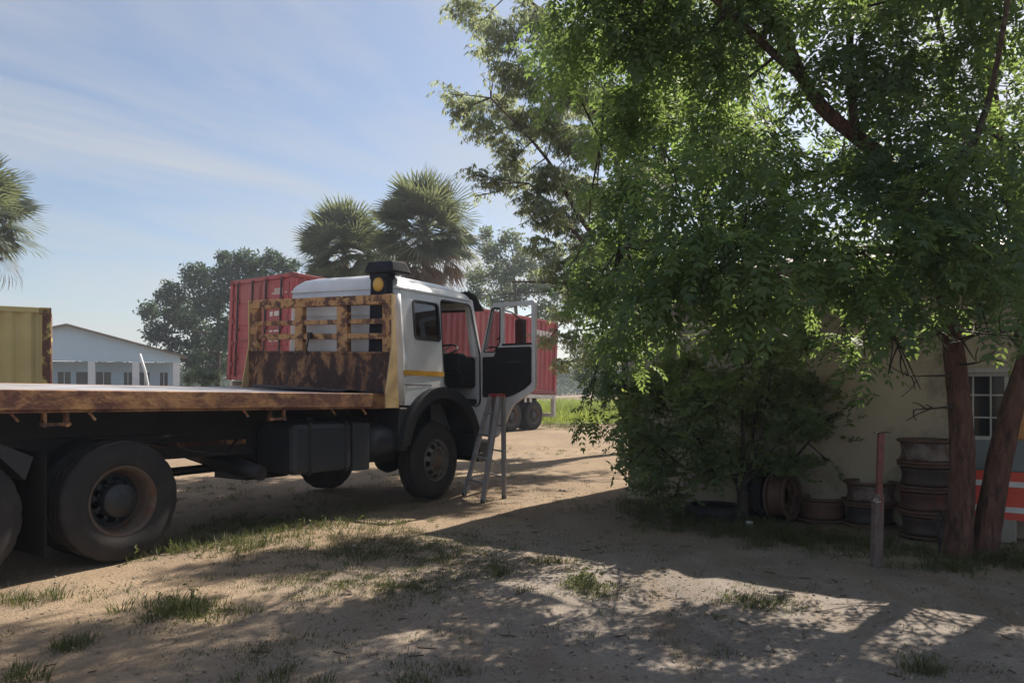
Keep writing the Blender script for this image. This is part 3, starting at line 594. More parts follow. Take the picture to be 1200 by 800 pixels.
# ------------------------------------------------------------------ shipping containers
def corrug(g, a, b, z0, z1, nrm, pitch=.28, depth=.05):
    """trapezoid-corrugated sheet from a to b (2D), outward normal nrm"""
    a,b,nrm = Vector(a),Vector(b),Vector(nrm); L_ = (b-a).length; d = (b-a)/L_; n = max(2,int(round(L_/pitch))); p = L_/n; pts=[]
    for i in range(n): pts += [(i*p,0),(i*p+.26*p,0),(i*p+.5*p,-depth),(i*p+.76*p,-depth)]
    pts.append((L_,0)); vs=[]; fs=[]
    for s,o in pts:
        q = a+d*s+nrm*o; vs += [(q.x,q.y,z0),(q.x,q.y,z1)]
    for i in range(len(pts)-1): fs.append((2*i,2*i+2,2*i+3,2*i+1))
    return g.add(vs,fs)
def container(label, corner, ang, Lx, Wy, H, z0, red=True):
    """local x runs along the long side away from the door end, y to the left; door end at x=0"""
    t = tag(empty('shipping_container',(corner[0],corner[1],z0),ang),label,'container'); pm = M['cont_red' if red else 'cont_yellow']; gm = M['cont_red_dark'] if red else M['cont_rust']
    g = G(); corrug(g,(.09,.03),(Lx-.09,.03),.14,H-.09,(0,-1)); g.build('side_panel',pm,t,recalc=False)
    g = G(); corrug(g,(Lx-.09,Wy-.03),(.09,Wy-.03),.14,H-.09,(0,1)); g.build('side_panel',pm,t,recalc=False)
    g = G(); corrug(g,(Lx-.03,.09),(Lx-.03,Wy-.09),.14,H-.09,(1,0)); g.build('end_panel',pm,t,recalc=False)
    g = G(); n=int(Lx/.3); g.box(.05,Lx-.05,.05,Wy-.05,H-.05,H-.03)
    for i in range(n): g.box(.2+i*(Lx-.4)/n,.2+i*(Lx-.4)/n+.12,.1,Wy-.1,H-.0299,H-.012)
    g.build('roof_panel',pm,t)
    g = G(); g.box(.06,Lx-.06,.06,Wy-.06,.06,.12); g.build('floor_panel',M['chassis'],t)
    for y0 in (0,Wy-.1):
        g = G(); g.box(.17,Lx-.17,y0,y0+.1,0,.14); g.build('bottom_rail',gm,t,bevel=.008)
        g = G(); g.box(.17,Lx-.17,y0+.01,y0+.09,H-.09,H); g.build('top_rail',pm,t,bevel=.008)
    for x0 in (0,Lx-.13):
        for y0 in (0,Wy-.13):
            g = G(); g.box(x0,x0+.13,y0,y0+.13,.12,H-.12); g.build('corner_post',(M['cont_rust'] if not red else pm),t,bevel=.01)
        g = G(); g.box(x0+.015,x0+.115,.17,Wy-.17,H-.11,H-.005); g.build('header',pm,t,bevel=.008)
        g = G(); g.box(x0+.015,x0+.115,.17,Wy-.17,0,.15); g.build('sill',pm,t,bevel=.008)
    for x0 in (-.008,Lx-.17):
        for y0 in (-.008,Wy-.17):
            for zz in (-.002,H-.115):
                g = G(); g.box(x0,x0+.178,y0,y0+.178,zz,zz+.118); g.build('corner_casting',gm,t,bevel=.015)
    # doors
    m = Wy/2
    for s,(ya,yb) in enumerate(((.14,m-.01),(m+.01,Wy-.14))):
        g = G(); g.box(.05,.075,ya,yb,.155,H-.115)
        zs = [.18+(H-.32)*k/4 for k in range(5)]
        for k in range(4): g.box(.03,.0501,ya+.05,yb-.05,zs[k]+.07,zs[k+1]-.07+.1*0)
        d = g.build('door',pm,t,bevel=.012)
        for k,f in enumerate((.27,.80)):
            y = ya+(yb-ya)*f; q = G(); q.tube((0.0,y,.07),(0.0,y,H-.07),.022,n=8); q.build('lock_rod',M['hub'] if red else gm,d)
            for z in (.1,.55,H*.5,H-.6,H-.1):
                q = G(); q.box(-.012,.032,y-.06,y+.06,z-.03,z+.03); q.build('rod_bracket',gm,d)
            q = G(); q.box(-.03,-.008,y-.02,y+.36*(1 if f<.5 else -.2),.98,1.03); q.build('handle',gm,d)
        for z in (.35,.9,1.5,2.1):
            q = G(); yy = ya if s==0 else yb; q.box(.01,.05,yy-.09,yy+.09,z,z+.12); q.build('hinge',gm,d)
        if red:
            marks = [(.30,.52,2.14,2.3),(.12,.2,2.16,2.19),(.62,.75,2.16,2.19),(.42,.62,1.60,1.72),(.68,.80,1.60,1.72),(.42,.62,1.20,1.24),(.68,.80,1.20,1.24),(.42,.62,.95,1.05),(.68,.80,.95,1.05)] if s==0 else [(.30,.42,1.45,1.58)]
            for (a,b,z0_,z1_) in marks:
                q = G()
                if z1_-z0_ > .15:
                    for k in range(9): q.box(.022,.0275,ya+a+k*.04,ya+a+k*.04+.022,z0_,z1_)
                else: q.box(.022,.0275,ya+a*1.0,ya+b*1.0,z0_,z1_)
                q.build('printed_mark',M['print_white'],d)
    if red:   # white marks near the far end of the long side
        q = G(); 
        for k in range(5): q.box(Lx-1.35+k*.2,Lx-1.22+k*.2,-.012,-.006+.03,H-.62,H-.40)
        q.build('printed_mark',M['print_white'],t)
    return t
CA = Vector((-5.48,18.9)); CD = Vector((7.13,9.2)).normalized(); CANG = math.atan2(CD.y,CD.x)
container('long red container on a flat trailer behind the truck',(CA.x,CA.y),CANG,11.6,2.75,2.65,1.42)
# lean the trailer load a little: front end stands higher on its legs
cont = scene.objects['shipping_container']; cont.location.z = 1.72; cont.rotation_euler = (0,R(2.45),CANG)
yc = container('yellow container with a rusty corner post behind the flatbed',(-9.24,15.39),R(211),6.06,2.44,2.6,.30,False)

# ------------------------------------------------------------------ wheels
def tyre_prof(Ro,w,Ri):
    return [(Ri,.03*w/.28),(Ri+.02,.005),(Ri+.06,0),((Ro+Ri)/2+.03,-.012),(Ro-.07,.0),(Ro-.025,.012),(Ro-.006,.030),(Ro,.045),(Ro,.098),(Ro-.016,.102),(Ro-.016,.116),(Ro,.120),(Ro,w-.120),(Ro-.016,w-.116),(Ro-.016,w-.102),(Ro,w-.098),(Ro,w-.045),(Ro-.006,w-.03),(Ro-.025,w-.012),(Ro-.07,w),(Ri+.06,w),(Ri,w-.02)]
def nuts(e, r, y0, y1, mat):
    g = G(); g.tube((0,y0,0),(0,y1,0),.014,n=6); o = g.build('wheel_nut',mat,e)
    for k in range(10):
        c = o if k==0 else o.copy()
        if k: COL.objects.link(c)
        a = k*.628+.3; c.location = (r*math.cos(a),0,r*math.sin(a))
def wheel(parent, loc, kind, rz=0.0, Ro=.535, w=.28, flip=False):
    """local -y is the outside face. kind: dual (deep dish) or steer (bulging)"""
    e = empty('wheel',loc,rz,parent); Ri = .296 if kind=='dual' else .272
    nseg = 72
    def lug(j,k): return (-.009 if (k%4)<1 and j in (6,7,8,11,12,15,16,17) else 0)
    g = G(); g.lathe(tyre_prof(Ro,w,Ri),(0,0,0),nseg,'y',None,lug); g.build('tyre',M['tyre'],e,recalc=True)
    if kind=='dual':
        g = G(); g.lathe([(.314,.020),(.311,.006),(.298,.008),(.286,.03),(.274,.045),(.262,.19),(.232,.205)],(0,0,0),48); g.build('rim',M['rim_rust'],e,recalc=False)
        g = G(); g.lathe([(.240,.20),(.20,.19),(.185,.175),(.155,.165),(.14,.175)],(0,0,0),60,'y',lambda j,k:(j in (1,2) and (k%6) in (0,1,2)) ); g.build('wheel_disc',M['hub'],e,recalc=False)
        g = G(); g.lathe([(.152,.2),(.150,.07),(.14,.055),(.10,.05),(.095,.035),(.05,.03),(0.001,.03)],(0,0,0),36); h=g.build('hub',M['hub'],e)
        if Ro > .53: nuts(e,.172,.16,.115,M['hub'])
        g = G(); g.lathe(tyre_prof(Ro,w,Ri),(0,.34,0),40); g.build('inner_tyre',M['chassis'],e)
        g = G(); g.lathe([(.27,.36),(.24,.40),(.001,.40)],(0,0,0),24); g.build('inner_rim',M['hub'],e)
    else:
        rm = M['rim_grey']
        g = G(); g.lathe([(.288,.012),(.285,.0),(.272,.004),(.262,.03),(.252,.035),(.25,.06)],(0,0,0),48); g.build('rim',rm,e,recalc=False)
        g = G(); g.lathe([(.252,.05),(.236,.018),(.188,-.022),(.176,-.024),(.145,-.022),(.14,.0)],(0,0,0),60,'y',lambda j,k:(j==1 and (k%6) in (0,1,2))); g.build('wheel_disc',rm,e,recalc=False)
        g = G(); g.lathe([(.145,.01),(.14,-.01),(.10,-.02),(.085,-.05),(.06,-.06),(.001,-.062)],(0,0,0),32); h=g.build('hub',M['rim_rust'],e)
        nuts(e,.163,-.02,-.05,M['rim_grey'])
        g = G(); g.lathe([(.25,.09),(.001,.09)],(0,0,0),24); g.build('brake_drum',M['chassis'],e)
    return e

# ------------------------------------------------------------------ red container's trailer
def make_trailer():
    t = tag(empty('flat_trailer',(CA.x,CA.y,0),CANG),'pale framed trailer with tandem wheels carrying the red container','trailer'); W=2.75
    def zt(x): return 1.70-.0425*x
    for y in (.75,1.85):
        g = G(); g.bar((.3,y,zt(.3)-.32),(11.3,y,zt(11.3)-.32),.14,.40); g.build('frame_rail',M['chassis'],t)
    for y in (.06,W-.06):
        g = G(); g.bar((.1,y,zt(.1)-.075),(11.55,y,zt(11.55)-.075),.12,.13); g.build('side_rail',M['trailer_white'],t)
    for x in np.arange(.4,11.5,1.1):
        g = G(); g.bar((x,.12,zt(x)-.09),(x,W-.12,zt(x)-.09),.1,.1); g.build('cross_member',M['chassis'],t)
    g = G(); g.box(11.40,11.52,-.02,.12,.42,zt(11.7)-.01); g.build('rear_post',M['trailer_white'],t)
    g = G(); g.box(11.40,11.52,W-.12,W+.02,.42,zt(11.7)-.01); g.build('rear_post',M['trailer_white'],t)
    g = G(); g.box(11.40,11.52,.12,W-.12,.42,.56); g.build('bumper',M['trailer_white'],t)
    for x in (9.7,10.0):
        g = G(); g.box(x,x+.12,.03,.06,.98,1.14); g.build('reflector',M['trailer_white'],t)
    for x in (9.15,10.42):
        for y,fl in ((.12,0),(W-.12,1)):
            w_ = wheel(t,(x,y,.52),'dual',0 if not fl else math.pi,Ro=.52)
        g = G(); g.tube((x,.3,.52),(x,W-.3,.52),.07); g.build('axle',M['chassis'],t)
    g = G(); g.box(8.4,10.9,.7,.86,.75,1.0); g.box(8.4,10.9,1.8,1.96,.75,1.0); g.build('spring_pack',M['chassis'],t)
    for y in (.55,2.1):
        g = G(); g.box(2.4,2.55,y,y+.15,.15,1.35); g.box(2.3,2.65,y-.08,y+.23,0,.06); g.build('landing_leg',M['chassis'],t)
make_trailer()

# ------------------------------------------------------------------ the flatbed truck
TO = (-3.415,6.77); TANG = math.atan2(.84,.543)
truck = tag(empty('flatbed_truck',(TO[0],TO[1],0),TANG),'white cab flatbed truck with rusty yellow headboard and its door open','truck')
def tl(x,y,z): return (x,y,z-.016*x+.03*y)                 # the body sags to its right and towards the nose
def cabf(x,y,z):
    k = max(0,z-2.0)*.085; y2 = y+(1.05-y)/1.05*k; x2 = x-(.10*max(0,z-2.1) if x>5.3 else 0)
    return tl(x2,y2,z)
V0,V1 = -.10,2.52; BT = 1.51
def make_bed():
    n = 11
    for i in range(n):
        y0 = V0+.09+(V1-V0-.18)*i/n; y1 = V0+.09+(V1-V0-.18)*(i+1)/n-.006
        g = G(); g.box(-3.6,3.40,y0,y1,BT-.05,BT-.004+random.uniform(-.003,.003)); g.build('deck_plank',M['deck'],truck,tl)
    for y0,y1 in ((V0,V0+.085),(V1-.085,V1)):
        g = G(); g.box(-3.7,3.28,y0,y1,BT-.165,BT); g.box(-3.7,3.28,y0+.004,y1-.004,BT-.185,BT-.1651); g.build('side_rail',M['rail_side'],truck,tl,bevel=.008)
    g = G(); g.box(-3.78,-3.7,V0,V1,BT-.17,BT); g.build('tail_rail',M['rail_side'],truck,tl,bevel=.008)
    for x in np.arange(-3.2,3.3,.62):
        g = G(); g.box(x-.04,x+.04,V0+.09,V1-.09,BT-.16,BT-.055); g.build('cross_bearer',M['chassis'],truck,tl)
    for x in (-.62,1.62):                                      # lashing brackets hanging below the rail
        g = G(); g.box(x-.10,x-.075,V0+.01,V0+.06,1.21,1.325); g.box(x+.075,x+.10,V0+.01,V0+.06,1.21,1.325); g.box(x-.12,x+.12,V0+.012,V0+.05,1.22,1.245); g.build('lashing_bracket',M['rust_heavy'],truck,tl)
    for x in (-.95,-.35,1.2,2.4,2.9):
        g = G(); g.bar((x,V0+.04,1.33),(x+.05,V0+.02,1.26),.015,.02); g.build('rope_hook',M['rust_yellow'],truck,tl)
    for y0 in (.62,1.52):
        g = G(); g.box(-3.5,3.4,y0,y0+.09,1.06,1.345); g.build('subframe_rail',M['chassis'],truck,tl)
        g = G(); g.box(-3.3,5.3,y0,y0+.09,.80,1.055); g.build('chassis_rail',M['chassis'],truck,tl)
    g = G(); g.box(-.1,1.75,.60,.618,.92,.965); g.build('chassis_flange',M['rust_heavy'],truck,tl)
make_bed()
def make_headboard():
    u = 3.42; e = empty('headboard',(0,0,0),0,truck)
    Y0,Y1 = V0,V1+.06
    for (a,b) in ((Y0,Y0+.15),(.66,.85),(1.50,1.65),(Y1-.16,Y1)):
        g = G(); g.box(u-.05,u+.03,a,b,2.0 if a not in (Y0,) else 1.5,2.625); g.build('post',M['rust_yellow'],e,tl,bevel=.008)
    g = G(); g.box(u-.06,u+.04,Y0,Y1,2.627,2.75); g.build('top_rail',M['rust_yellow'],e,tl,bevel=.012)
    for z0,z1 in ((2.385,2.45),(2.19,2.265)):
        g = G(); g.box(u-.04,u+.012,Y0+.15,Y1-.16,z0,z1); g.build('cross_rail',M['rust_yellow'],e,tl,bevel=.006)
    g = G(); g.box(u-.06,u+.02,Y0+.02,Y1+.02,1.515,2.03); g.box(u-.075,u-.0601,Y0+.04,Y1,1.99,2.03); g.box(u-.075,u-.0601,Y0+.04,Y1,1.515,1.55); g.build('lower_panel',M['rust_heavy'],e,tl,bevel=.006)
    for y0 in (Y0-.022,Y1+.021):
        prof = [(u-.05,2.75),(u-.005,2.75),(u+.01,2.2),(u+.07,1.335),(u-.17,1.335),(u-.17,1.52),(u-.05,2.12)]
        g = G(); g.plate(prof,[],lambda a,b:(a,y0,b),lambda a,b:(a,y0+.02,b)); g.build('side_gusset',M['rust_cream'],e,tl)
    g = G(); g.path([(u-.07,1.33,2.27),(u-.085,1.34,2.18),(u-.075,1.39,2.06),(u-.08,1.36,1.98)],.012,6); g.box(u-.10,u-.061,1.29,1.35,2.2,2.28); g.build('rope_tie',M['chassis'],e,tl)
    # thin sheet curling on the deck at the foot of the headboard
    g = G(); n=10; vs=[];fs=[]
    for i in range(n+1):
        x = 2.6+.72*i/n; z = BT+.012+.03*math.sin(i*.7)*(1-i/n)
        vs += [(x,-.02,z),(x+.05,1.7,z+.01),(x+.05,1.7,z+.016),(x,-.02,z+.006)]
    for i in range(n):
        for k in range(4): fs.append((4*i+k,4*i+(k+1)%4,4*i+4+(k+1)%4,4*i+4+k))
    g.add(vs,fs); s = g.build('metal_sheet',M['chassis'],None,tl); s.matrix_world = Matrix.Translation((TO[0],TO[1],0))@Matrix.Rotation(TANG,4,'Z'); tag(s,'dark thin sheet lying on the flatbed deck against the headboard','sheet')
make_headboard()
def make_under():
    # fuel tank with straps, dark box, air tank, exhaust
    g = G(); g.box(1.90,2.80,.0,.62,.60,1.17); tk = g.build('fuel_tank',M['tank'],truck,tl,bevel=.06)
    for x in (2.14,2.70):
        q = G(); q.box(x-.02,x+.02,-.012,.63,.59,1.18); q.build('tank_strap',M['chassis'],tk,tl,bevel=.01)
    q = G(); q.lathe([(.05,-.05),(.05,0)],(2.4,.3,1.21),16,'z'); q.build('filler_cap',M['chassis'],tk,tl)
    g = G(); g.box(2.83,3.12,.02,.55,.58,1.15); g.build('battery_box',M['tank'],truck,tl,bevel=.02)
    g = G(); g.box(1.88,1.9,.62,1.2,.72,1.15); g.build('tank_bracket',M['chassis'],truck,tl)
    g = G(); g.lathe([(.001,-.27),(.12,-.25),(.19,-.2),(.205,-.12),(.205,.12),(.19,.2),(.12,.25),(.001,.27)],(3.42,.22,.90),24,'x'); g.build('air_tank',M['tank'],truck,tl)
    g = G(); g.path([(1.62,1.5,.78),(1.55,.9,.74),(1.48,.4,.70),(1.50,.02,.655)],[.09,.10,.10,.075],14); g.build('exhaust_pipe',M['chassis'],truck,tl)
    g = G(); g.box(3.0,3.9,.3,.5,.62,.74); g.build('air_line_box',M['chassis'],truck,tl)
    for u in (0,-1.35):
        g = G(); g.tube((u,.35,.54),(u,2.1,.54),.09); g.lathe([(.08,-.24),(.22,-.14),(.26,0),(.22,.14),(.08,.24)],(u,1.2,.54),20); g.build('rear_axle',M['chassis'],truck)
        wheel(truck,(u,0,.535),'dual'); wheel(truck,(u,2.4,.535),'dual',math.pi)
    g = G(); g.tube((4.43,.3,.54),(4.43,2.0,.54),.08); g.lathe([(.08,-.2),(.2,-.1),(.23,0),(.2,.1),(.08,.2)],(4.43,.9,.54),20); g.build('front_axle',M['chassis'],truck)
    wheel(truck,(4.43,.02,.535),'steer',R(3)); wheel(truck,(4.43,2.28,.535),'steer',math.pi+R(3))
    for y in (.66,1.62):
        for k in range(6):
            g = G(); g.box(-1.35+.09*k,.0-.09*k,y,y+.09,.62+.035*k,.65+.035*k); g.build('leaf_spring',M['chassis'],truck)
        g = G(); g.box(3.8,5.1,y,y+.08,.60,.66); g.build('leaf_spring',M['chassis'],truck)
    g = G(); g.tube((4.2,1.1,.62),(.3,1.2,.6),.05); g.build('drive_shaft',M['chassis'],truck)
    g = G(); g.box(2.0,2.6,.9,1.5,.45,.85); g.build('transfer_box',M['chassis'],truck)
    g = G(); g.box(3.7,5.2,.75,1.5,.6,1.3); g.build('engine',M['chassis'],truck)
    # rear mudguards: curved wings between and over the tandem wheels
    for y0,y1 in ((.02,.60),(1.8,2.38)):
        g = G(); vs=[];fs=[]; n=14
        for i in range(n+1):
            a = R(50+100*i/n); vs += [(-1.35+.63*math.cos(a),y0,.55+.63*math.sin(a)),(-1.35+.63*math.cos(a),y1,.55+.63*math.sin(a)),(-1.35+.615*math.cos(a),y1,.55+.615*math.sin(a)),(-1.35+.615*math.cos(a),y0,.55+.615*math.sin(a))]
        for i in range(n):
            for k in range(4): fs.append((4*i+k,4*i+(k+1)%4,4*i+4+(k+1)%4,4*i+4+k))
        g.add(vs,fs); g.build('mudguard',M['guard'],truck)
    g = G(); g.add([(-.98,.03,1.10),(-.74,.03,.98),(-.80,.03,.80),(-.99,.03,1.0),(-.98,.5,1.10),(-.74,.5,.98),(-.80,.5,.80),(-.99,.5,1.0)],[(0,1,2,3),(7,6,5,4),(0,4,5,1),(1,5,6,2),(2,6,7,3),(3,7,4,0)]); g.build('mud_shade_flap',M['guard'],truck)
    for u in (-.66,-2.02):  # sheets added to blacken the shaded gaps behind the rear wheels
        g = G(); g.box(u,u+.012,.01,.62,.16,1.02); g.build('mud_shade_flap',M['shade_flap'],truck,bevel=.004)
    for pts in ([(1.4,.3,1.0),(1.2,.2,.86),(.8,.25,.92),(.5,.4,1.0)],[(3.2,.5,1.2),(3.45,.3,1.14),(3.7,.35,1.05),(3.9,.5,1.15)],[(-.2,.3,1.1),(.3,.22,1.02),(.9,.3,1.12)]):
        g = G(); g.path(pts,.014,6); g.build('air_hose',M['tyre'],truck,tl)
make_under()
def rrect(x0,x1,z0,z1,r,n=4):
    o=[]
    for cx,cz,a0 in ((x1-r,z1-r,0),(x0+r,z1-r,90),(x0+r,z0+r,180),(x1-r,z0+r,270)):
        for i in range(n+1): a=R(a0+90*i/n); o.append((cx+r*math.cos(a),cz+r*math.sin(a)))
    return o
def roundpoly(pts, r, n=3):
    out=[]; m=len(pts)
    for i in range(m):
        p0,p,p1 = Vector(pts[i-1]),Vector(pts[i]),Vector(pts[(i+1)%m]); a=(p0-p); b=(p1-p); ra=min(r,a.length*.45); rb=min(r,b.length*.45); s=p+a.normalized()*ra; e=p+b.normalized()*rb
        for k in range(n+1): t=k/n; out.append(tuple(s*(1-t)**2+p*2*t*(1-t)+e*t*t))
    return out
AC,AR = (4.46,.74),.86
def make_cab():
    cab = empty('cab',(0,0,0),0,truck); W0,W1 = 0.0,2.12
    arch = []
    for i in range(15):
        a = R(133-118*i/14); arch.append((AC[0]+AR*math.cos(a),AC[1]+AR*math.sin(a)))
    outer = [(3.74,2.88),(3.74,1.36),(AC[0]-math.sqrt(AR**2-(1.36-AC[1])**2),1.36)]+arch+[(5.30,.76),(5.46,.76),(5.48,1.6),(5.47,2.15),(5.44,2.50),(5.42,2.88)]
    door_hole = roundpoly([(4.57,1.64),(4.57,2.81),(5.26,2.81),(5.42,2.16),(5.42,1.37),(5.28,1.33),(5.05,1.43)],.07)
    win = rrect(3.97,4.50,2.24,2.74,.05)
    t_ = .04
    g = G(); g.plate(outer,[door_hole,win],lambda a,b:(a,W0,b),lambda a,b:(a,W0+t_,b)); g.build('side_panel',M['cab_white'],cab,cabf)
    lwin2 = roundpoly([(4.66,2.12),(4.66,2.76),(5.22,2.76),(5.38,2.14)],.06)
    g = G(); g.plate(outer,[win,lwin2],lambda a,b:(a,W1,b),lambda a,b:(a,W1-t_,b)); g.build('side_panel',M['cab_white'],cab,cabf)
    # rear wall with rounded corners
    g = G(); prof=[]
    for i in range(7): a=R(180+90-90*i/6); prof.append((3.74+.12*math.cos(a),W0+.12+.12*math.sin(a)))
    prof=prof[::1]
    for i in range(7): a=R(180-90*i/6); prof.append((3.74+.12*math.cos(a),W1-.12+.12*math.sin(a)))
    zs=[1.36,1.7,2.02,2.3,2.6,2.88]; vs=[(x,y,z) for z in zs for (x,y) in prof]; n=len(prof); fs=[(j*n+i,j*n+i+1,(j+1)*n+i+1,(j+1)*n+i) for j in range(len(zs)-1) for i in range(n-1)]
    g.add(vs,fs,True); rw = g.build('rear_wall',M['cab_white'],cab,cabf)
    sm = rw.modifiers.new('thick','SOLIDIFY'); sm.thickness=.02; sm.offset=-1
    for z in (2.22,2.52):
        q=G(); q.box(3.605,3.6195,.3,W1-.3,z,z+.03); q.build('pressed_rib',M['cab_white'],cab,cabf)
    # roof: loft of rounded rectangles
    g = G(); secs=[(2.86,-.012,.12),(2.895,-.018,.12),(2.90,.004,.12),(2.935,.012,.12),(2.985,.05,.16),(3.035,.12,.2),(3.065,.24,.25),(3.075,.5,.3)]; vs=[];fs=[]
    for (z,ins,rr) in secs:
        p = rrect(3.62+ins*.6,5.44-ins*1.1-.35*max(0,z-2.93)*2,W0+ins,W1-ins,rr,5); n=len(p); vs += [(x,y,z-(.03 if x>5 else 0)*(z-2.88)*6) for x,y in p]
    for j in range(len(secs)-1):
        for i in range(n): fs.append((j*n+i,j*n+(i+1)%n,(j+1)*n+(i+1)%n,(j+1)*n+i))
    fs.append(tuple((len(secs)-1)*n+i for i in range(n))); g.add(vs,fs,True); ro = g.build('roof',M['cab_white'],cab,cabf)
    q = G(); q.box(3.72,5.36,W0-.022,W0-.0125,2.872,2.89); q.build('rain_gutter',M['cab_white'],cab,cabf)
    g = G(); g.box(3.7,5.38,.05,W1-.05,2.845,2.858); g.build('headlining',M['cab_inside'],cab,cabf)
    g = G(); g.plate(rrect(.02,W1-.02,.85,2.06,.05),[],lambda a,b:(5.50,a,b),lambda a,b:(5.44,a,b)); g.build('front_panel',M['cab_white'],cab,cabf)
    for y0,y1 in ((.04,.13),(W1-.13,W1-.04)):
        g = G(); g.box(5.36,5.46,y0,y1,2.05,2.86); g.build('front_pillar',M['cab_white'],cab,cabf,bevel=.02)
    g = G(); g.box(5.34,5.43,.1,W1-.1,2.76,2.86); g.build('windscreen_header',M['cab_white'],cab,cabf)
    g = G(); g.box(5.425,5.435,.12,W1-.12,2.06,2.77); g.build('windscreen',M['glass_clear'],cab,cabf)
    # stripe (flat print) and window parts
    g = G(); g.box(3.72,4.56,-.0045,-.0005,1.75,1.815); g.build('yellow_stripe',M['stripe'],cab,cabf)
    g = G(); g.box(3.74,4.30,-.003,-.0005,1.62,1.632); g.build('trim_line',M['rim_grey'],cab,cabf)
    g = G(); g.plate(rrect(3.955,4.515,2.225,2.755,.06),[rrect(3.985,4.485,2.255,2.725,.04)],lambda a,b:(a,-.012,b),lambda a,b:(a,.01,b)); f=g.build('window_frame',M['cab_inside'],cab,cabf)
    q = G(); q.plate(rrect(3.98,4.49,2.25,2.73,.04),[],lambda a,b:(a,.012,b),lambda a,b:(a,.018,b)); q.build('window_pane',M['glass_dark'],cab,cabf)
    q = G(); q.plate([(4.0,2.26),(4.485,2.26),(4.485,2.60),(4.36,2.56),(4.2,2.46),(4.0,2.44)],[],lambda a,b:(a,.05,b),lambda a,b:(a,.06,b)); q.build('curtain',M['seat_cloth'],cab,cabf)
    for pts in (roundpoly([(4.555,1.62),(4.555,2.825),(5.27,2.825),(5.437,2.16),(5.437,1.36),(5.28,1.315),(5.04,1.415)],.08),):
        g = G(); g.plate(pts,[door_hole],lambda a,b:(a,-.008,b),lambda a,b:(a,.02,b)); g.build('door_seal',M['cab_inside'],cab,cabf)
    # interior
    g = G(); g.box(3.7,5.42,.06,W1-.06,1.36,1.44); g.build('cab_floor',M['cab_inside'],cab,cabf)
    g = G(); g.box(4.0,5.25,.75,1.4,1.44,1.75); g.build('engine_cover',M['cab_inside'],cab,cabf,bevel=.05)
    g = G(); g.box(5.10,5.42,.06,W1-.06,1.60,2.06); g.box(5.02,5.2,.06,.85,1.80,2.10); g.build('dashboard',M['cab_inside'],cab,cabf,bevel=.05)
    g = G(); g.box(3.75,3.80,.06,W1-.06,1.44,2.84); g.build('rear_lining',M['cab_inside'],cab,cabf)
    g = G(); g.box(3.82,4.52,.045,.07,1.44,2.22); g.build('side_lining',M['cab_inside'],cab,cabf)
    for y0,y1 in ((.18,.72),(1.42,1.96)):
        s = G(); s.box(4.08,4.62,y0,y1,1.62,1.78); seat_o=s.build('seat',M['seat_cloth'],cab,cabf,bevel=.05)
        q = G(); q.add([(4.08,y0,1.76),(4.2,y0,1.76),(4.05,y0,2.42),(3.95,y0,2.42),(4.08,y1,1.76),(4.2,y1,1.76),(4.05,y1,2.42),(3.95,y1,2.42)],[(0,1,2,3),(7,6,5,4),(0,4,5,1),(1,5,6,2),(2,6,7,3),(3,7,4,0)]); q.build('seat_back',M['seat_cloth'],cab,cabf,bevel=.05)
        q = G(); q.box(4.12,4.56,y0+.06,y1-.06,1.44,1.62); q.build('seat_base',M['cab_inside'],cab,cabf)
    # steering wheel: ring on a tilted column
    g = G(); c=Vector((5.06,.42,2.13)); ax=Vector((-.42,0,.9)).normalized(); x=Vector((0,1,0)); y=ax.cross(x); ring=[c+(x*math.cos(a)+y*math.sin(a))*.235 for a in [2*math.pi*k/28 for k in range(29)]]
    g.path(ring,.015,8); 
    for a in (.5,2.6,4.7): g.bar(c-ax*.03,c+(x*math.cos(a)+y*math.sin(a))*.23,.03,.012,ax)
    sw = g.build('steering_wheel',M['cab_inside'],cab,cabf); q=G(); q.tube(c-ax*.02,c-ax*.5,.035); q.build('steering_column',M['cab_inside'],cab,cabf)
    # wheel arch guards, bumper, step
    for y0,y1 in ((-.10,.45),(1.68,2.22)):
        g = G(); vs=[];fs=[]; n=20
        for i in range(n+1):
            a=R(172-166*i/n); r1=AR+.012; r0=AR-.14 if y0<0 else AR-.10; o_=(math.cos(a),math.sin(a))
            lip = (y0,y0+.03) if y0<0 else (y1-.03,y1)
            vs += [(AC[0]+r1*o_[0],y0,AC[1]+r1*o_[1]),(AC[0]+r1*o_[0],y1,AC[1]+r1*o_[1]),(AC[0]+(r1-.03)*o_[0],y1,AC[1]+(r1-.03)*o_[1]),(AC[0]+(r1-.03)*o_[0],y0+.04 if y0<0 else y0,AC[1]+(r1-.03)*o_[1]),(AC[0]+r0*o_[0],y0+.04 if y0<0 else y0,AC[1]+r0*o_[1]),(AC[0]+r0*o_[0],y0,AC[1]+r0*o_[1])]
        for i in range(n):
            for k in range(6): fs.append((6*i+k,6*i+(k+1)%6,6*i+6+(k+1)%6,6*i+6+k))
        fs += [tuple(range(6)),tuple(6*n+k for k in reversed(range(6)))]
        g.add(vs,fs); g.build('mudguard',M['guard'],cab,tl,bevel=.012)
    g = G(); g.box(3.62,3.78,-.02,.4,.78,1.33); g.build('guard_flap',M['guard'],cab,tl,bevel=.02)
    g = G(); g.box(5.36,5.72,-.02,W1+.02,.52,.84); bp=g.build('bumper',M['guard'],cab,tl,bevel=.04)
    for y in (.25,W1-.25):
        q=G(); q.lathe([(.001,.0),(.07,.005),(.08,-.02)],(5.722,y,.68),18,'x'); q.build('headlight',M['glass'],cab,tl)
    g = G(); g.box(5.18,5.42,-.06,.2,.62,.66); g.box(5.22,5.25,-.04,.16,.66,.95); g.box(5.36,5.39,-.04,.16,.66,.95); g.build('step',M['guard'],cab,tl,bevel=.01)
    # outside sun visor
    g = G(); vs=[];fs=[]; n=8
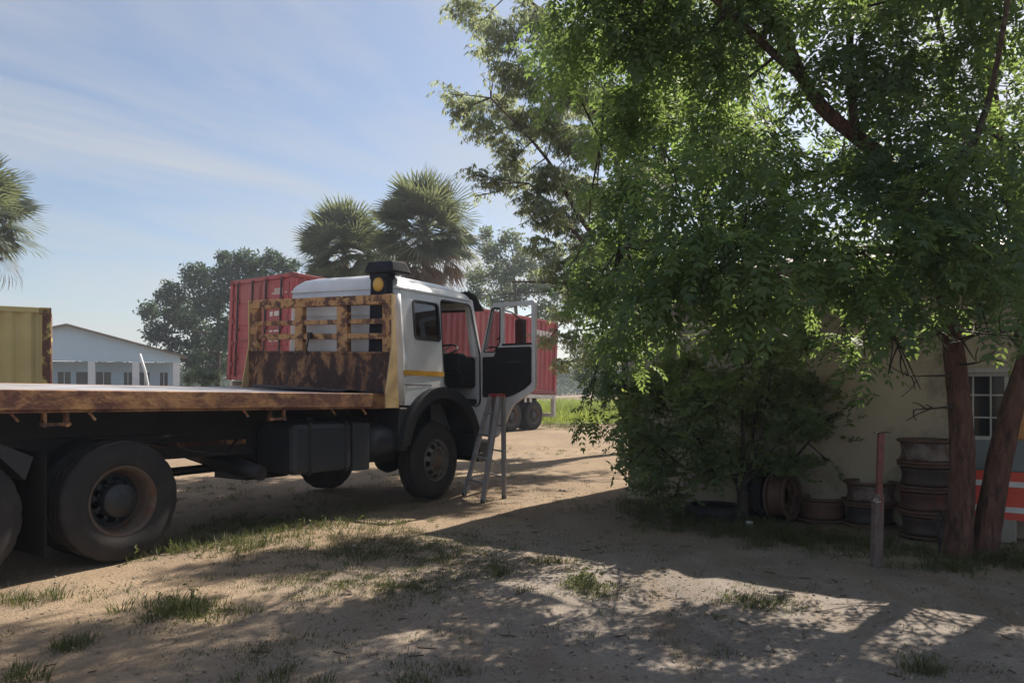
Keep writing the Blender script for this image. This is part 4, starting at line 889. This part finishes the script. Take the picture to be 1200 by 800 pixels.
    for i in range(n+1):
        y=-.01+(W1+.02)*i/n; bow=.10*(1-((i/n-.5)*2)**2); vs += [(5.26+bow*.2,y,3.01),(5.50+bow,y,2.97),(5.68+bow,y,2.76),(5.66+bow,y,2.755),(5.48+bow,y,2.945),(5.26+bow*.2,y,2.99)]
    for i in range(n):
        for k in range(6): fs.append((6*i+k,6*i+(k+1)%6,6*i+6+(k+1)%6,6*i+6+k))
    fs += [tuple(range(6)),tuple(6*n+k for k in reversed(range(6)))]; g.add(vs,fs); g.build('sun_visor',M['snorkel'],cab,cabf)
    # air intake stack behind the cab
    s = empty('air_intake',(0,0,0),0,truck)
    g = G(); g.add([(3.50,.06,1.62),(3.60,.06,1.62),(3.60,.44,1.62),(3.50,.44,1.62),(3.52,.10,3.0),(3.64,.10,3.0),(3.64,.40,3.0),(3.52,.40,3.0)],[(3,2,1,0),(4,5,6,7),(0,1,5,4),(1,2,6,5),(2,3,7,6),(3,0,4,7)]); g.build('stack',M['snorkel'],s,tl,bevel=.03)
    g = G(); g.add([(3.46,-.03,3.05),(3.84,-.05,3.05),(3.84,.48,3.05),(3.46,.46,3.05),(3.50,.02,3.20),(3.76,-.01,3.21),(3.76,.44,3.21),(3.50,.42,3.20)],[(3,2,1,0),(4,5,6,7),(0,1,5,4),(1,2,6,5),(2,3,7,6),(3,0,4,7)]); g.box(3.52,3.66,.08,.42,2.97,3.06); h=g.build('intake_hood',M['snorkel'],s,tl,bevel=.025)
    g = G(); g.lathe([(.001,-.016),(.075,-.014),(.090,-.002),(.092,.012)],(3.512,.25,2.90),28,'x'); g.build('yellow_cap',M['lamp'],s,tl)
    g = G(); g.lathe([(.092,.002),(.104,-.006),(.110,.012)],(3.512,.25,2.90),28,'x'); g.build('cap_ring',M['chassis'],s,tl)
    # open door, hinged at the front pillar, swung out square to the cab
    hx,hy = 5.45,-.02; da = R(-93); dv = Vector((math.cos(da),math.sin(da))); dn = Vector((dv.y,-dv.x))
    def dm(off): return lambda a,b: (hx+dv.x*a+dn.x*off, hy+dv.y*a+dn.y*off, b)
    door = empty('door',(0,0,0),0,truck)
    out = roundpoly([(0,.90),(0,2.14),(.20,2.84),(.96,2.84),(.96,1.60),(.80,1.50),(.56,1.36),(.36,.98),(.26,.88)],.05)
    vent = roundpoly([(.055,2.14),(.205,2.76),(.34,2.76),(.34,2.28),(.24,2.13)],.04); winh = roundpoly([(.395,2.24),(.395,2.78),(.895,2.78),(.895,2.24)],.03)
    # local height of the door follows the cab's own sag at the hinge
    def sag(x,y,z): return (x,y,z-.016*5.45+.0*y)
    g = G(); g.plate(out,[vent,winh],dm(-.025),dm(.025)); g.build('door_skin',M['cab_white'],door,sag,bevel=.006)
    g = G(); g.plate(roundpoly([(.04,1.47),(.04,2.06),(.25,2.06),(.30,2.19),(.90,2.19),(.90,1.68),(.78,1.59),(.60,1.51),(.45,1.47)],.03),[],dm(.026),dm(.045)); tp=g.build('trim_panel',M['cab_inside'],door,sag)
    g = G(); g.plate(roundpoly([(.04,2.125),(.195,2.775),(.355,2.775),(.355,2.27),(.25,2.115)],.045),[vent],dm(-.03),dm(.032)); g.build('quarter_seal',M['cab_inside'],door,sag)
    g = G(); g.plate(vent,[],dm(-.003),dm(.003)); g.build('quarter_glass',M['glass_clear'],door,sag)
    g = G(); g.plate(roundpoly([(.385,2.215),(.385,2.245),(.905,2.245),(.905,2.215)],.01),[],dm(-.03),dm(.03)); g.build('window_seal',M['cab_inside'],door,sag)
    q = G(); q.bar(dm(.06)(.50,1.98),dm(.06)(.75,1.98),.03,.04); q.bar(dm(.04)(.50,1.98),dm(.062)(.50,1.98),.03,.03); q.bar(dm(.04)(.75,1.98),dm(.062)(.75,1.98),.03,.03); q.build('pull_handle',M['guard'],door,sag)
    g = G(); p0=dm(.045)(.32,2.30); g.tube(dm(.03)(.335,2.34),dm(.05)(.31,2.30),.012); g.build('vent_catch',M['cab_inside'],door,sag)
    # mirror on its arms, seen through the door window
    mi = G(); mi.plate(rrect(.38,.54,2.24,2.62,.03),[],dm(-.36),dm(-.30)); mo=mi.build('mirror',M['guard'],door,sag,bevel=.015)
    q = G(); q.plate(rrect(.395,.525,2.26,2.60,.025),[],dm(-.2985),dm(-.296)); q.build('mirror_glass',M['mirror'],door,sag)
    q = G(); q.path([dm(-.02)(.10,2.2),dm(-.25)(.30,2.22),dm(-.33)(.46,2.27)],.012,6); q.path([dm(-.02)(.22,2.78),dm(-.25)(.36,2.72),dm(-.33)(.46,2.61)],.012,6); q.build('mirror_arm',M['chassis'],door,sag)
make_cab()

# ------------------------------------------------------------------ step ladder under the door
def make_ladder():
    A,B,C,D = Vector((-.68,10.9,0)),Vector((-.39,10.26,0)),Vector((-.11,10.65,0)),Vector((-.40,11.29,0)); top=Vector((-.21,10.78,1.42)); ab=(B-A).normalized(); ac=(C-B).normalized()
    t = tag(empty('step_ladder',(-.4,10.77,0)),'grey folding step ladder with red top standing below the open cab door','ladder'); o=Vector((-.4,10.77,0))
    ta,tb = top-ab*.15-ac*.045, top+ab*.15-ac*.045; td,tc_ = top-ab*.15+ac*.045, top+ab*.15+ac*.045
    for a,b in ((A,ta),(B,tb),(C,tc_),(D,td)):
        g=G(); g.bar(a-o,b-o,.06,.042,ac); g.build('rail',M['ladder'],t,bevel=.004)
        g=G(); q=a-o; g.box(q.x-.03,q.x+.03,q.y-.02,q.y+.02,-.012,.035); g.build('rubber_foot',M['tyre'],t)
    for f in (.17,.39,.61,.82):
        p,q=A.lerp(ta,f)-o,B.lerp(tb,f)-o; g=G(); g.bar(p,q,.085,.022); g.build('tread',M['ladder'],t,bevel=.003)
    for f in (.2,.45,.7):
        p,q=D.lerp(td,f)-o,C.lerp(tc_,f)-o; g=G(); g.bar(p,q,.02,.02); g.build('brace',M['ladder'],t)
    for p,q in ((A.lerp(ta,.42),D.lerp(td,.36)),(B.lerp(tb,.42),C.lerp(tc_,.36))):
        mid=(p+q)/2-Vector((0,0,.10)); g=G(); g.path([p-o,mid-o,q-o],.008,6); g.build('spreader',M['ladder'],t)
    for p,q in ((A.lerp(ta,.17),A.lerp(ta,.05)+ab*.16),(C.lerp(tc_,.2),C.lerp(tc_,.07)-ab*.14)):
        g=G(); g.bar(p-o,q-o,.014,.014); g.build('corner_brace',M['ladder'],t)
    g=G(); h=top-o; u=ab*.19; w=ac*.075; z=Vector((0,0,.022)); g.add([h-u-w-z,h+u-w-z,h+u+w-z,h-u+w-z,h-u-w+z,h+u-w+z,h+u+w+z,h-u+w+z],[(3,2,1,0),(4,5,6,7),(0,1,5,4),(1,2,6,5),(2,3,7,6),(3,0,4,7)]); g.build('top_cap',M['ladder_red'],t,bevel=.01)
make_ladder()

# ------------------------------------------------------------------ beige building on the right
WD = Vector((.81,-.587)).normalized(); WB = Vector((-WD.y,WD.x)); W0P = Vector((1.60,10.58)); WANG = math.atan2(WD.y,WD.x)
def make_building():
    t = tag(empty('building',(W0P.x,W0P.y,0),WANG),'low beige plastered building with a barred window behind the trees','building')
    Lb,Db,H = 9.5,8.0,2.86
    t0 = 4.02-.01; wx0,wx1,wz0,wz1 = 3.93,4.41,.98,1.69
    g=G(); g.plate([(0,-.1),(Lb,-.1),(Lb,H),(0,H)],[[(wx0,wz0),(wx1,wz0),(wx1,wz1),(wx0,wz1)]],lambda a,b:(a,0,b),lambda a,b:(a,.2,b)); g.build('front_wall',M['wall'],t)
    g=G(); g.box(0,.2,.2,Db,-.1,H); g.build('side_wall',M['wall'],t); g=G(); g.box(Lb-.2,Lb,.2,Db,-.1,H); g.build('side_wall',M['wall'],t)
    g=G(); g.box(.2,Lb-.2,Db-.2,Db,-.1,H); g.build('rear_wall',M['wall'],t)
    g=G(); g.plate([(-.45,H),(Db+.45,H),(Db+.45,H+.09),(Db/2,H+.9),(-.45,H+.09)],[],lambda a,b:(-.55,a,b),lambda a,b:(Lb+.5,a,b)); g.build('roof',M['roof'],t)
    w=empty('window',(0,0,0),0,t)
    for a,b,c,d in ((wx0,wx1,wz0,wz0+.04),(wx0,wx1,wz1-.04,wz1),(wx0,wx0+.04,wz0+.04,wz1-.04),(wx1-.04,wx1,wz0+.04,wz1-.04)):
        g=G(); g.box(a+.002,b-.002,-.02,.08,c+.002,d-.002); g.build('frame_bar',M['window_frame'],w)
    for k in range(1,3):
        x=wx0+(wx1-wx0)*k/3; g=G(); g.box(x-.008,x+.008,-.01,.01,wz0+.04,wz1-.04); g.build('window_bar',M['window_frame'],w)
    for k in range(1,3):
        z=wz0+(wz1-wz0)*k/3; g=G(); g.box(wx0+.04,wx1-.04,-.006,.014,z-.008,z+.008); g.build('window_bar',M['window_frame'],w)
    g=G(); g.box(wx0+.04,wx1-.04,.04,.046,wz0+.04,wz1-.04); g.build('window_pane',M['pane_dark'],w)
    g=G(); g.box(wx0-.06,wx1+.01,-.05,-.003,wz1+.002,wz1+.05); g.build('lintel',M['window_frame'],t)
    g=G(); g.box(wx0-.1,Lb,-.035,-.003,.66,.975); g.build('cement_band',M['wall_plinth'],t,bevel=.01)
    g=G(); g.box(wx1+.012,wx1+.72,-.04,-.003,1.0,1.70); tag_=g.build('shutter',M['orange_wood'],t,bevel=.008)
make_building()
def wallp(t,off,z=0): p = W0P+WD*t-WB*off; return Vector((p.x,p.y,z))
def make_red_board():
    p=wallp(4.55,.30); t=tag(empty('red_board',(p.x,p.y,0),WANG),'red painted panel with two white stripes leaning under the window','panel')
    g=G(); g.plate([(-.62,.20),(1.6,.20),(1.6,.68),(-.62,.68)],[],lambda a,b:(a,-.02+.08*b,b),lambda a,b:(a,.02+.08*b,b)); g.build('board',M['red_board'],t,bevel=.008)
    for z in (.275,.53):
        g=G(); g.plate([(-.62,z),(1.6,z),(1.6,z+.055),(-.62,z+.055)],[],lambda a,b:(a,-.026+.08*b,b),lambda a,b:(a,-.0205+.08*b,b)); g.build('stripe',M['white_band'],t)
    q=wallp(4.55-.28,.30); b=G(); b.box(-.22,.22,-.09,.09,-.02,.205); o=b.build('concrete_block',M['concrete'],bevel=.012); o.location=(q.x,q.y,0); o.rotation_euler=(0,0,WANG+.05)
    tag(o,'pale concrete block on the ground propping up the red striped panel','block')
make_red_board()

# ------------------------------------------------------------------ stacked wheel rims, tyres, post
def rim_mesh(mat, h=.245, r=.265, lip='rim_brown'):
    g=G(); g.lathe([(r*.86,.03),(r*.97,.042),(r*.91,.075),(r*.88,h*.5),(r*.92,h*.72),(r*.95,h-.045),(r*.86,h-.035),(r*.84,h*.5),(r*.86,.03)],(0,0,0),40,'z')
    g.lathe([(r*.86,h*.62),(r*.7,h*.60),(r*.55,h*.66),(r*.34,h*.66)],(0,0,0),40,'z',lambda j,k:j==1 and k%5<2)
    o=g.build('wheel_rim',mat,recalc=True)
    for a,b in ((0,.03),(h-.03,h)):
        g=G(); g.lathe([(r*.87,a+.002),(r*1.03,a),(r*1.07,(a+b)/2-.006),(r*1.07,(a+b)/2+.006),(r*1.03,b),(r*.87,b-.002),(r*.87,a+.002)],(0,0,0),40,'z'); g.build('flange',M[lip],o)
    return o
RIMS=[('rim_black','lowest sooty rim of the tall rim stack beside the tree'),('rim_red','dark red rim second from the bottom of the tall stack'),('rim_black','black rim below the topmost rim of the tall stack'),('rim_pale','faded silver rim on top of the tallest rim stack')]
def stack(px,py,Y,rims,rad=.265,h=.245):
    X=(px-600)/FPX*Y
    for k,(mn,lab) in enumerate(rims):
        o=rim_mesh(M[mn],h,rad); o.location=(X+random.uniform(-.012,.012),Y+random.uniform(-.012,.012),k*(h+.002)-.004); o.rotation_euler=(0,0,random.uniform(0,6)); tag(o,lab,'wheel rim','old wheel rims stacked along the wall')
stack(1086,625,7.95,RIMS,.262,.25)
stack(1020,608,8.62,[('rim_black','lower dark rim of the two rim stack behind the post'),('rim_pale','upper silver brown rim of the two rim stack behind the post')],.265,.245)
stack(964,612,8.95,[('rim_brown','lone brown rim lying flat between bush and post')],.262,.27)
o=rim_mesh(M['rim_brown'],.25,.26); p=on_ground(990,634); o.location=(p.x-.06,p.y+.22,-.10); o.rotation_euler=(R(8),0,1.0); o.scale=(.62,.62,.7); tag(o,'small rusty drum half sunk in the ground in front of the stacks','wheel rim')
def old_tyre(loc,rot,label,Ro=.44):
    g=G(); g.lathe(tyre_prof(Ro,.24,.26),(0,-.12,0),48,'y',None,lambda j,k:(-.012 if k%4==0 and j in (6,7,8,11,12,15,16,17) else 0)); o=g.build('old_tyre',M['tyre']); o.location=loc; o.rotation_euler=rot; tag(o,label,'tyre'); return o
q=wallp(1.95,.42); old_tyre((q.x,q.y,.30),(0,R(3),WANG+R(82)),'worn black tyre standing on edge against the beige wall behind the bush',.30)
q=wallp(2.10,.42); o=rim_mesh(M['rim_brown'],.24,.265); o.location=(q.x,q.y,.275); o.rotation_euler=(0,R(88),WANG-R(6)); tag(o,'rusty rim standing on edge beside the worn tyre at the wall','wheel rim')
q=on_ground(846,612); old_tyre((q.x,q.y+.35,.03),(R(90),0,.4),'black tyre lying flat on the ground under the small bush tree',.34)
q=on_ground(878,620); g=G(); g.lathe([(.001,0),(.03,0),(.036,.07),(.04,.085),(.036,.085),(.03,.006)],(0,0,0),18,'z'); o=g.build('plastic_cup',M['plastic_white']); o.location=(q.x,q.y,.0); tag(o,'small white plastic cup on the ground under the bush','cup')
def make_post():
    p=on_ground(1029,663); t=tag(empty('metal_post',(p.x,p.y,0)),'thin rusty metal post with flat cap standing before the rim stacks','post'); tx=.05
    g=G(); g.box(-.042,.042,-.004,.004,-.1,.62); g.box(-.042,-.034,.0041,.05,-.1,.62); g.box(.034,.042,.0041,.05,-.1,.62); o=g.build('lower_channel',M['post_grey'],t); o.rotation_euler=(0,R(1.5),.2)
    g=G(); g.bar((.012,.02,.45),(.035,.02,1.145),.048,.04,(0,1,0)); g.build('upper_tube',M['post_red'],t,bevel=.004)
    g=G(); g.box(-.02,.095,-.015,.05,1.146,1.154); o=g.build('cap_plate',M['chassis'],t); 
    g=G(); g.path([(.0,-.01,.56),(-.03,-.012,.585),(-.045,-.01,.57),(-.02,-.008,.55),(.02,-.01,.555)],.006,6); g.build('wire_knot',M['window_frame'],t)
make_post()
def hoses():
    p=on_ground(1108,655); g=G(); g.path([(p.x+.02,p.y+.1,.0),(p.x-.03,p.y+.06,.22),(p.x-.05,p.y+.04,.36),(p.x-.01,p.y+.05,.42),(p.x+.03,p.y+.06,.34)],.016,8); tag(g.build('hose',M['tyre']),'black rubber hose end looping up beside the tree base','hose')
    p=on_ground(1095,668); g=G(); g.path([(p.x-.05,p.y-.1,0.0),(p.x+.05,p.y,.11),(p.x+.14,p.y+.12,.27)],[.006,.005,.003],5); tag(g.build('stick',M['bark_grey']),'thin brown stick leaning against the base of the twin trunks','stick')
hoses()

# ------------------------------------------------------------------ grass, weeds, litter
def blades(P, H, Wd, r, n_per, spread, lean=.5):
    P=np.asarray(P); n=len(P); idx=np.repeat(np.arange(n),n_per); m=len(idx); a=r.uniform(0,6.283,m); rad=spread*np.sqrt(r.uniform(0,1,m)); base=P[idx]+np.stack([np.cos(a)*rad,np.sin(a)*rad,np.zeros(m)],1)
    h=(H[idx] if hasattr(H,'__len__') else H)*r.uniform(.5,1.15,m); b=a+r.normal(0,.8,m); ln=lean*r.uniform(.2,1.3,m)*h; d=np.stack([np.cos(b),np.sin(b),np.zeros(m)],1); s=np.stack([-np.sin(b+.6),np.cos(b+.6),np.zeros(m)],1); w=Wd*r.uniform(.7,1.3,m)
    up=np.array([0,0,1.0]); mid=base+d*(ln*.35)[:,None]+up*(h*.6)[:,None]; tip=base+d*ln[:,None]+up*h[:,None]
    V=np.stack([base-s*w[:,None],base+s*w[:,None],mid+s*(w*.7)[:,None],mid-s*(w*.7)[:,None],tip+s*(w*.1)[:,None],tip-s*(w*.1)[:,None]],1).reshape(-1,3)
    k=np.arange(m)*6; Q=np.concatenate([np.stack([k,k+1,k+2,k+3],1),np.stack([k+3,k+2,k+4,k+5],1)]); t=r.uniform(0,1,m); return V,Q,np.concatenate([t,t])
def make_grass():
    r=np.random.default_rng(3); P=[];H=[]
    def patch(px,py,spx,n,h,sy=None):
        c=on_ground(px,py); sx=spx/FPX*c.y; q=np.stack([r.normal(c.x,sx,n),r.normal(c.y,(sy or sx*1.0),n)],1)
        P.append(np.column_stack([q,gh(q[:,0],q[:,1])])); H.append(np.full(n,h)*r.uniform(.6,1.3,n))
    for p in [(215,715,26,42,.13,.10),(80,757,12,16,.10,.06),(20,790,14,14,.09,.05),(690,685,16,26,.06,.08),(645,656,14,18,.07,.05),(525,650,8,9,.09),(585,672,6,7,.11),(615,690,5,5,.05),(470,690,12,10,.05),(380,680,30,26,.06,.2),
              (420,650,30,40,.07,.2),(350,630,50,40,.08,.25),(320,620,50,60,.13,.22),(400,610,40,40,.09,.22),(260,640,40,50,.13,.15),(450,620,30,26,.06,.2),(500,640,20,18,.05,.15),(30,700,40,26,.12,.12),(210,645,14,20,.14,.08),(160,655,10,10,.10,.05),(450,590,40,30,.05,.3),
              (550,628,40,24,.04,.2),(880,705,16,16,.07,.08),(1095,785,16,16,.09,.06),(500,785,30,26,.05,.1),(330,795,30,18,.06,.06),(1180,655,30,70,.16,.2),(1110,665,26,40,.12,.1),(940,632,36,110,.15,.25),(820,612,40,90,.17,.3),(770,600,30,60,.14,.3),(1050,640,40,60,.10,.2),(860,625,30,60,.14,.2),
              (560,560,60,40,.06,.6),(640,530,60,50,.06,.9),(470,560,40,30,.07,.5),(300,585,60,30,.10,.4),(250,570,50,24,.09,.5),(660,500,25,120,.25,.8),(700,640,60,24,.03,.3),(150,690,60,20,.04,.2),(650,740,60,14,.03,.12),(760,590,18,40,.12,.2),(1000,645,60,60,.07,.2)]: patch(*p)
    for p in [(300,640,60,160,.035,.35),(430,640,70,260,.032,.4),(520,640,50,160,.03,.35),(400,680,60,160,.03,.3),(220,720,40,120,.03,.12),(560,665,40,90,.03,.25),(700,690,30,60,.028,.12),(880,700,30,60,.03,.15),(480,690,40,90,.028,.2),(330,760,60,60,.025,.2)]: patch(*p)
    n=420; q=np.stack([r.uniform(-5,5,n),r.uniform(3.2,12,n)],1); P.append(np.column_stack([q,gh(q[:,0],q[:,1])])); H.append(np.full(n,.035)*r.uniform(.5,1.6,n))
    V,Q,T=blades(np.concatenate(P),np.concatenate(H)*.75,.0028,r,14,.07,1.0); tag(np_mesh('grass',V,Q,M['grass_leaf'],None,T),'sparse green tufts and weeds growing on the sandy yard','grass',kind='stuff')
    # tall seeded weeds by the truck
    n=5200; q=np.stack([r.uniform(-2,26,n),r.uniform(31,62,n)],1); V,Q,T=blades(np.column_stack([q,np.zeros(n)]),.62,.016,r,7,.35,.5); tag(np_mesh('meadow_grass',V,Q,M['meadow_leaf'],None,T),'bright sunlit grass field beyond the trailer','grass',kind='stuff')
    # broad weeds: small leafy sprigs
    W=[]
    for px,py,spx,n in [(320,618,45,60),(285,612,20,25),(395,600,30,30),(345,612,30,40),(215,712,20,16),(150,652,26,12),(830,612,40,70),(945,630,30,50),(1185,655,20,50),(1110,660,20,20),(585,668,6,5),(240,650,26,16),(690,684,14,26)]:
        c=on_ground(px,py); sx=spx/FPX*c.y; W.append(np.column_stack([r.normal(c.x,sx,n),r.normal(c.y,.16,n),r.uniform(.01,.07,n)]))
    V,Q,T=scatter(np.concatenate(W),T_BUSH,(.25,.5),.9,r); tag(np_mesh('weeds',V,Q,M['grass_leaf'],None,T),'small broadleaf weeds scattered over the yard','weeds',kind='stuff')
    # dry leaf litter and pebbles
    n=9000; x=r.normal(1.4,2.6,n); y=r.uniform(2.6,12,n); b=np.column_stack([x,y,gh(x,y)+.006]); a=r.uniform(0,6.28,n); L_=r.uniform(.012,.034,n); w=L_*.3
    d=np.stack([np.cos(a),np.sin(a),r.uniform(-.1,.35,n)],1); s=np.stack([-np.sin(a),np.cos(a),r.uniform(-.2,.2,n)],1)
    V=np.stack([b-d*L_[:,None]*.5,b+s*w[:,None],b+d*L_[:,None]*.5,b-s*w[:,None]],1).reshape(-1,3); tag(np_mesh('leaf_litter',V,np.arange(4*n).reshape(-1,4),M['litter'],None,r.uniform(0,1,n)),'dry fallen leaves scattered on the sand under the trees','litter',kind='stuff')
    n=190; x=r.normal(1.5,2.6,n); y=r.uniform(2.6,11,n); a=r.uniform(0,6.28,n); L_=r.uniform(.03,.12,n); b=np.column_stack([x,y,gh(x,y)+.006]); d=np.stack([np.cos(a),np.sin(a),r.uniform(-.03,.06,n)],1)*L_[:,None]; s=np.stack([-np.sin(a),np.cos(a),np.zeros(n)],1)*.003; u=np.array([0,0,.006])
    V=np.stack([b-s,b+s,b+d+s*.5,b+d-s*.5,b-s*.2+u,b+s*.2+u,b+d+s*.2+u,b+d-s*.2+u],1).reshape(-1,3); k=(np.arange(n)*8)[:,None]; Q=np.concatenate([k+np.array([[0,1,2,3]]),k+np.array([[4,5,6,7]]),k+np.array([[0,3,7,4]]),k+np.array([[1,5,6,2]])]); tag(np_mesh('twigs',V,Q,M['litter'],None,r.uniform(0,.6,len(Q))),'small fallen twigs lying on the sand','twigs',kind='stuff')
    n=1500; x=r.uniform(-6,6,n); y=r.uniform(2.6,14,n); s=r.uniform(.004,.016,n)*np.where(r.uniform(0,1,n)>.97,2,1); oct_=np.array([[1,0,0],[0,1,0],[-1,0,0],[0,-1,0],[0,0,.7],[0,0,-.7]]); V=(oct_[None]*s[:,None,None]*r.uniform(.7,1.3,(n,6,1))+np.column_stack([x,y,gh(x,y)+s*.3])[:,None,:]).reshape(-1,3)
    F=np.array([[0,1,4],[1,2,4],[2,3,4],[3,0,4],[1,0,5],[2,1,5],[3,2,5],[0,3,5]]); Q=(F[None]+(np.arange(n)*6)[:,None,None]).reshape(-1,3); tag(np_mesh('pebbles',V,Q,M['concrete']),'small stones scattered over the yard','stones',kind='stuff')
make_grass()
def make_haze():
    m = bpy.data.materials.new('haze air'); m.use_nodes = True; nt = m.node_tree; nt.nodes.clear()
    out = nt.nodes.new('ShaderNodeOutputMaterial'); v = nt.nodes.new('ShaderNodeVolumePrincipled'); v.inputs['Color'].default_value = (.80,.88,1,1)
    v.inputs['Density'].default_value = HAZE; v.inputs['Anisotropy'].default_value = .3; nt.links.new(v.outputs[0], out.inputs['Volume'])
    g = G(); g.box(-950,950,-950,950,-1.2,16.5); tag(g.build('haze',m),'thin bluish haze added to veil the yard and lift its shadows',None,None,'stuff')
HAZE = .0015  # added air volume: a bluish veil that lifts the shadows
make_haze()
print('tris', sum(len(o.data.polygons) for o in scene.objects if o.type=='MESH'))
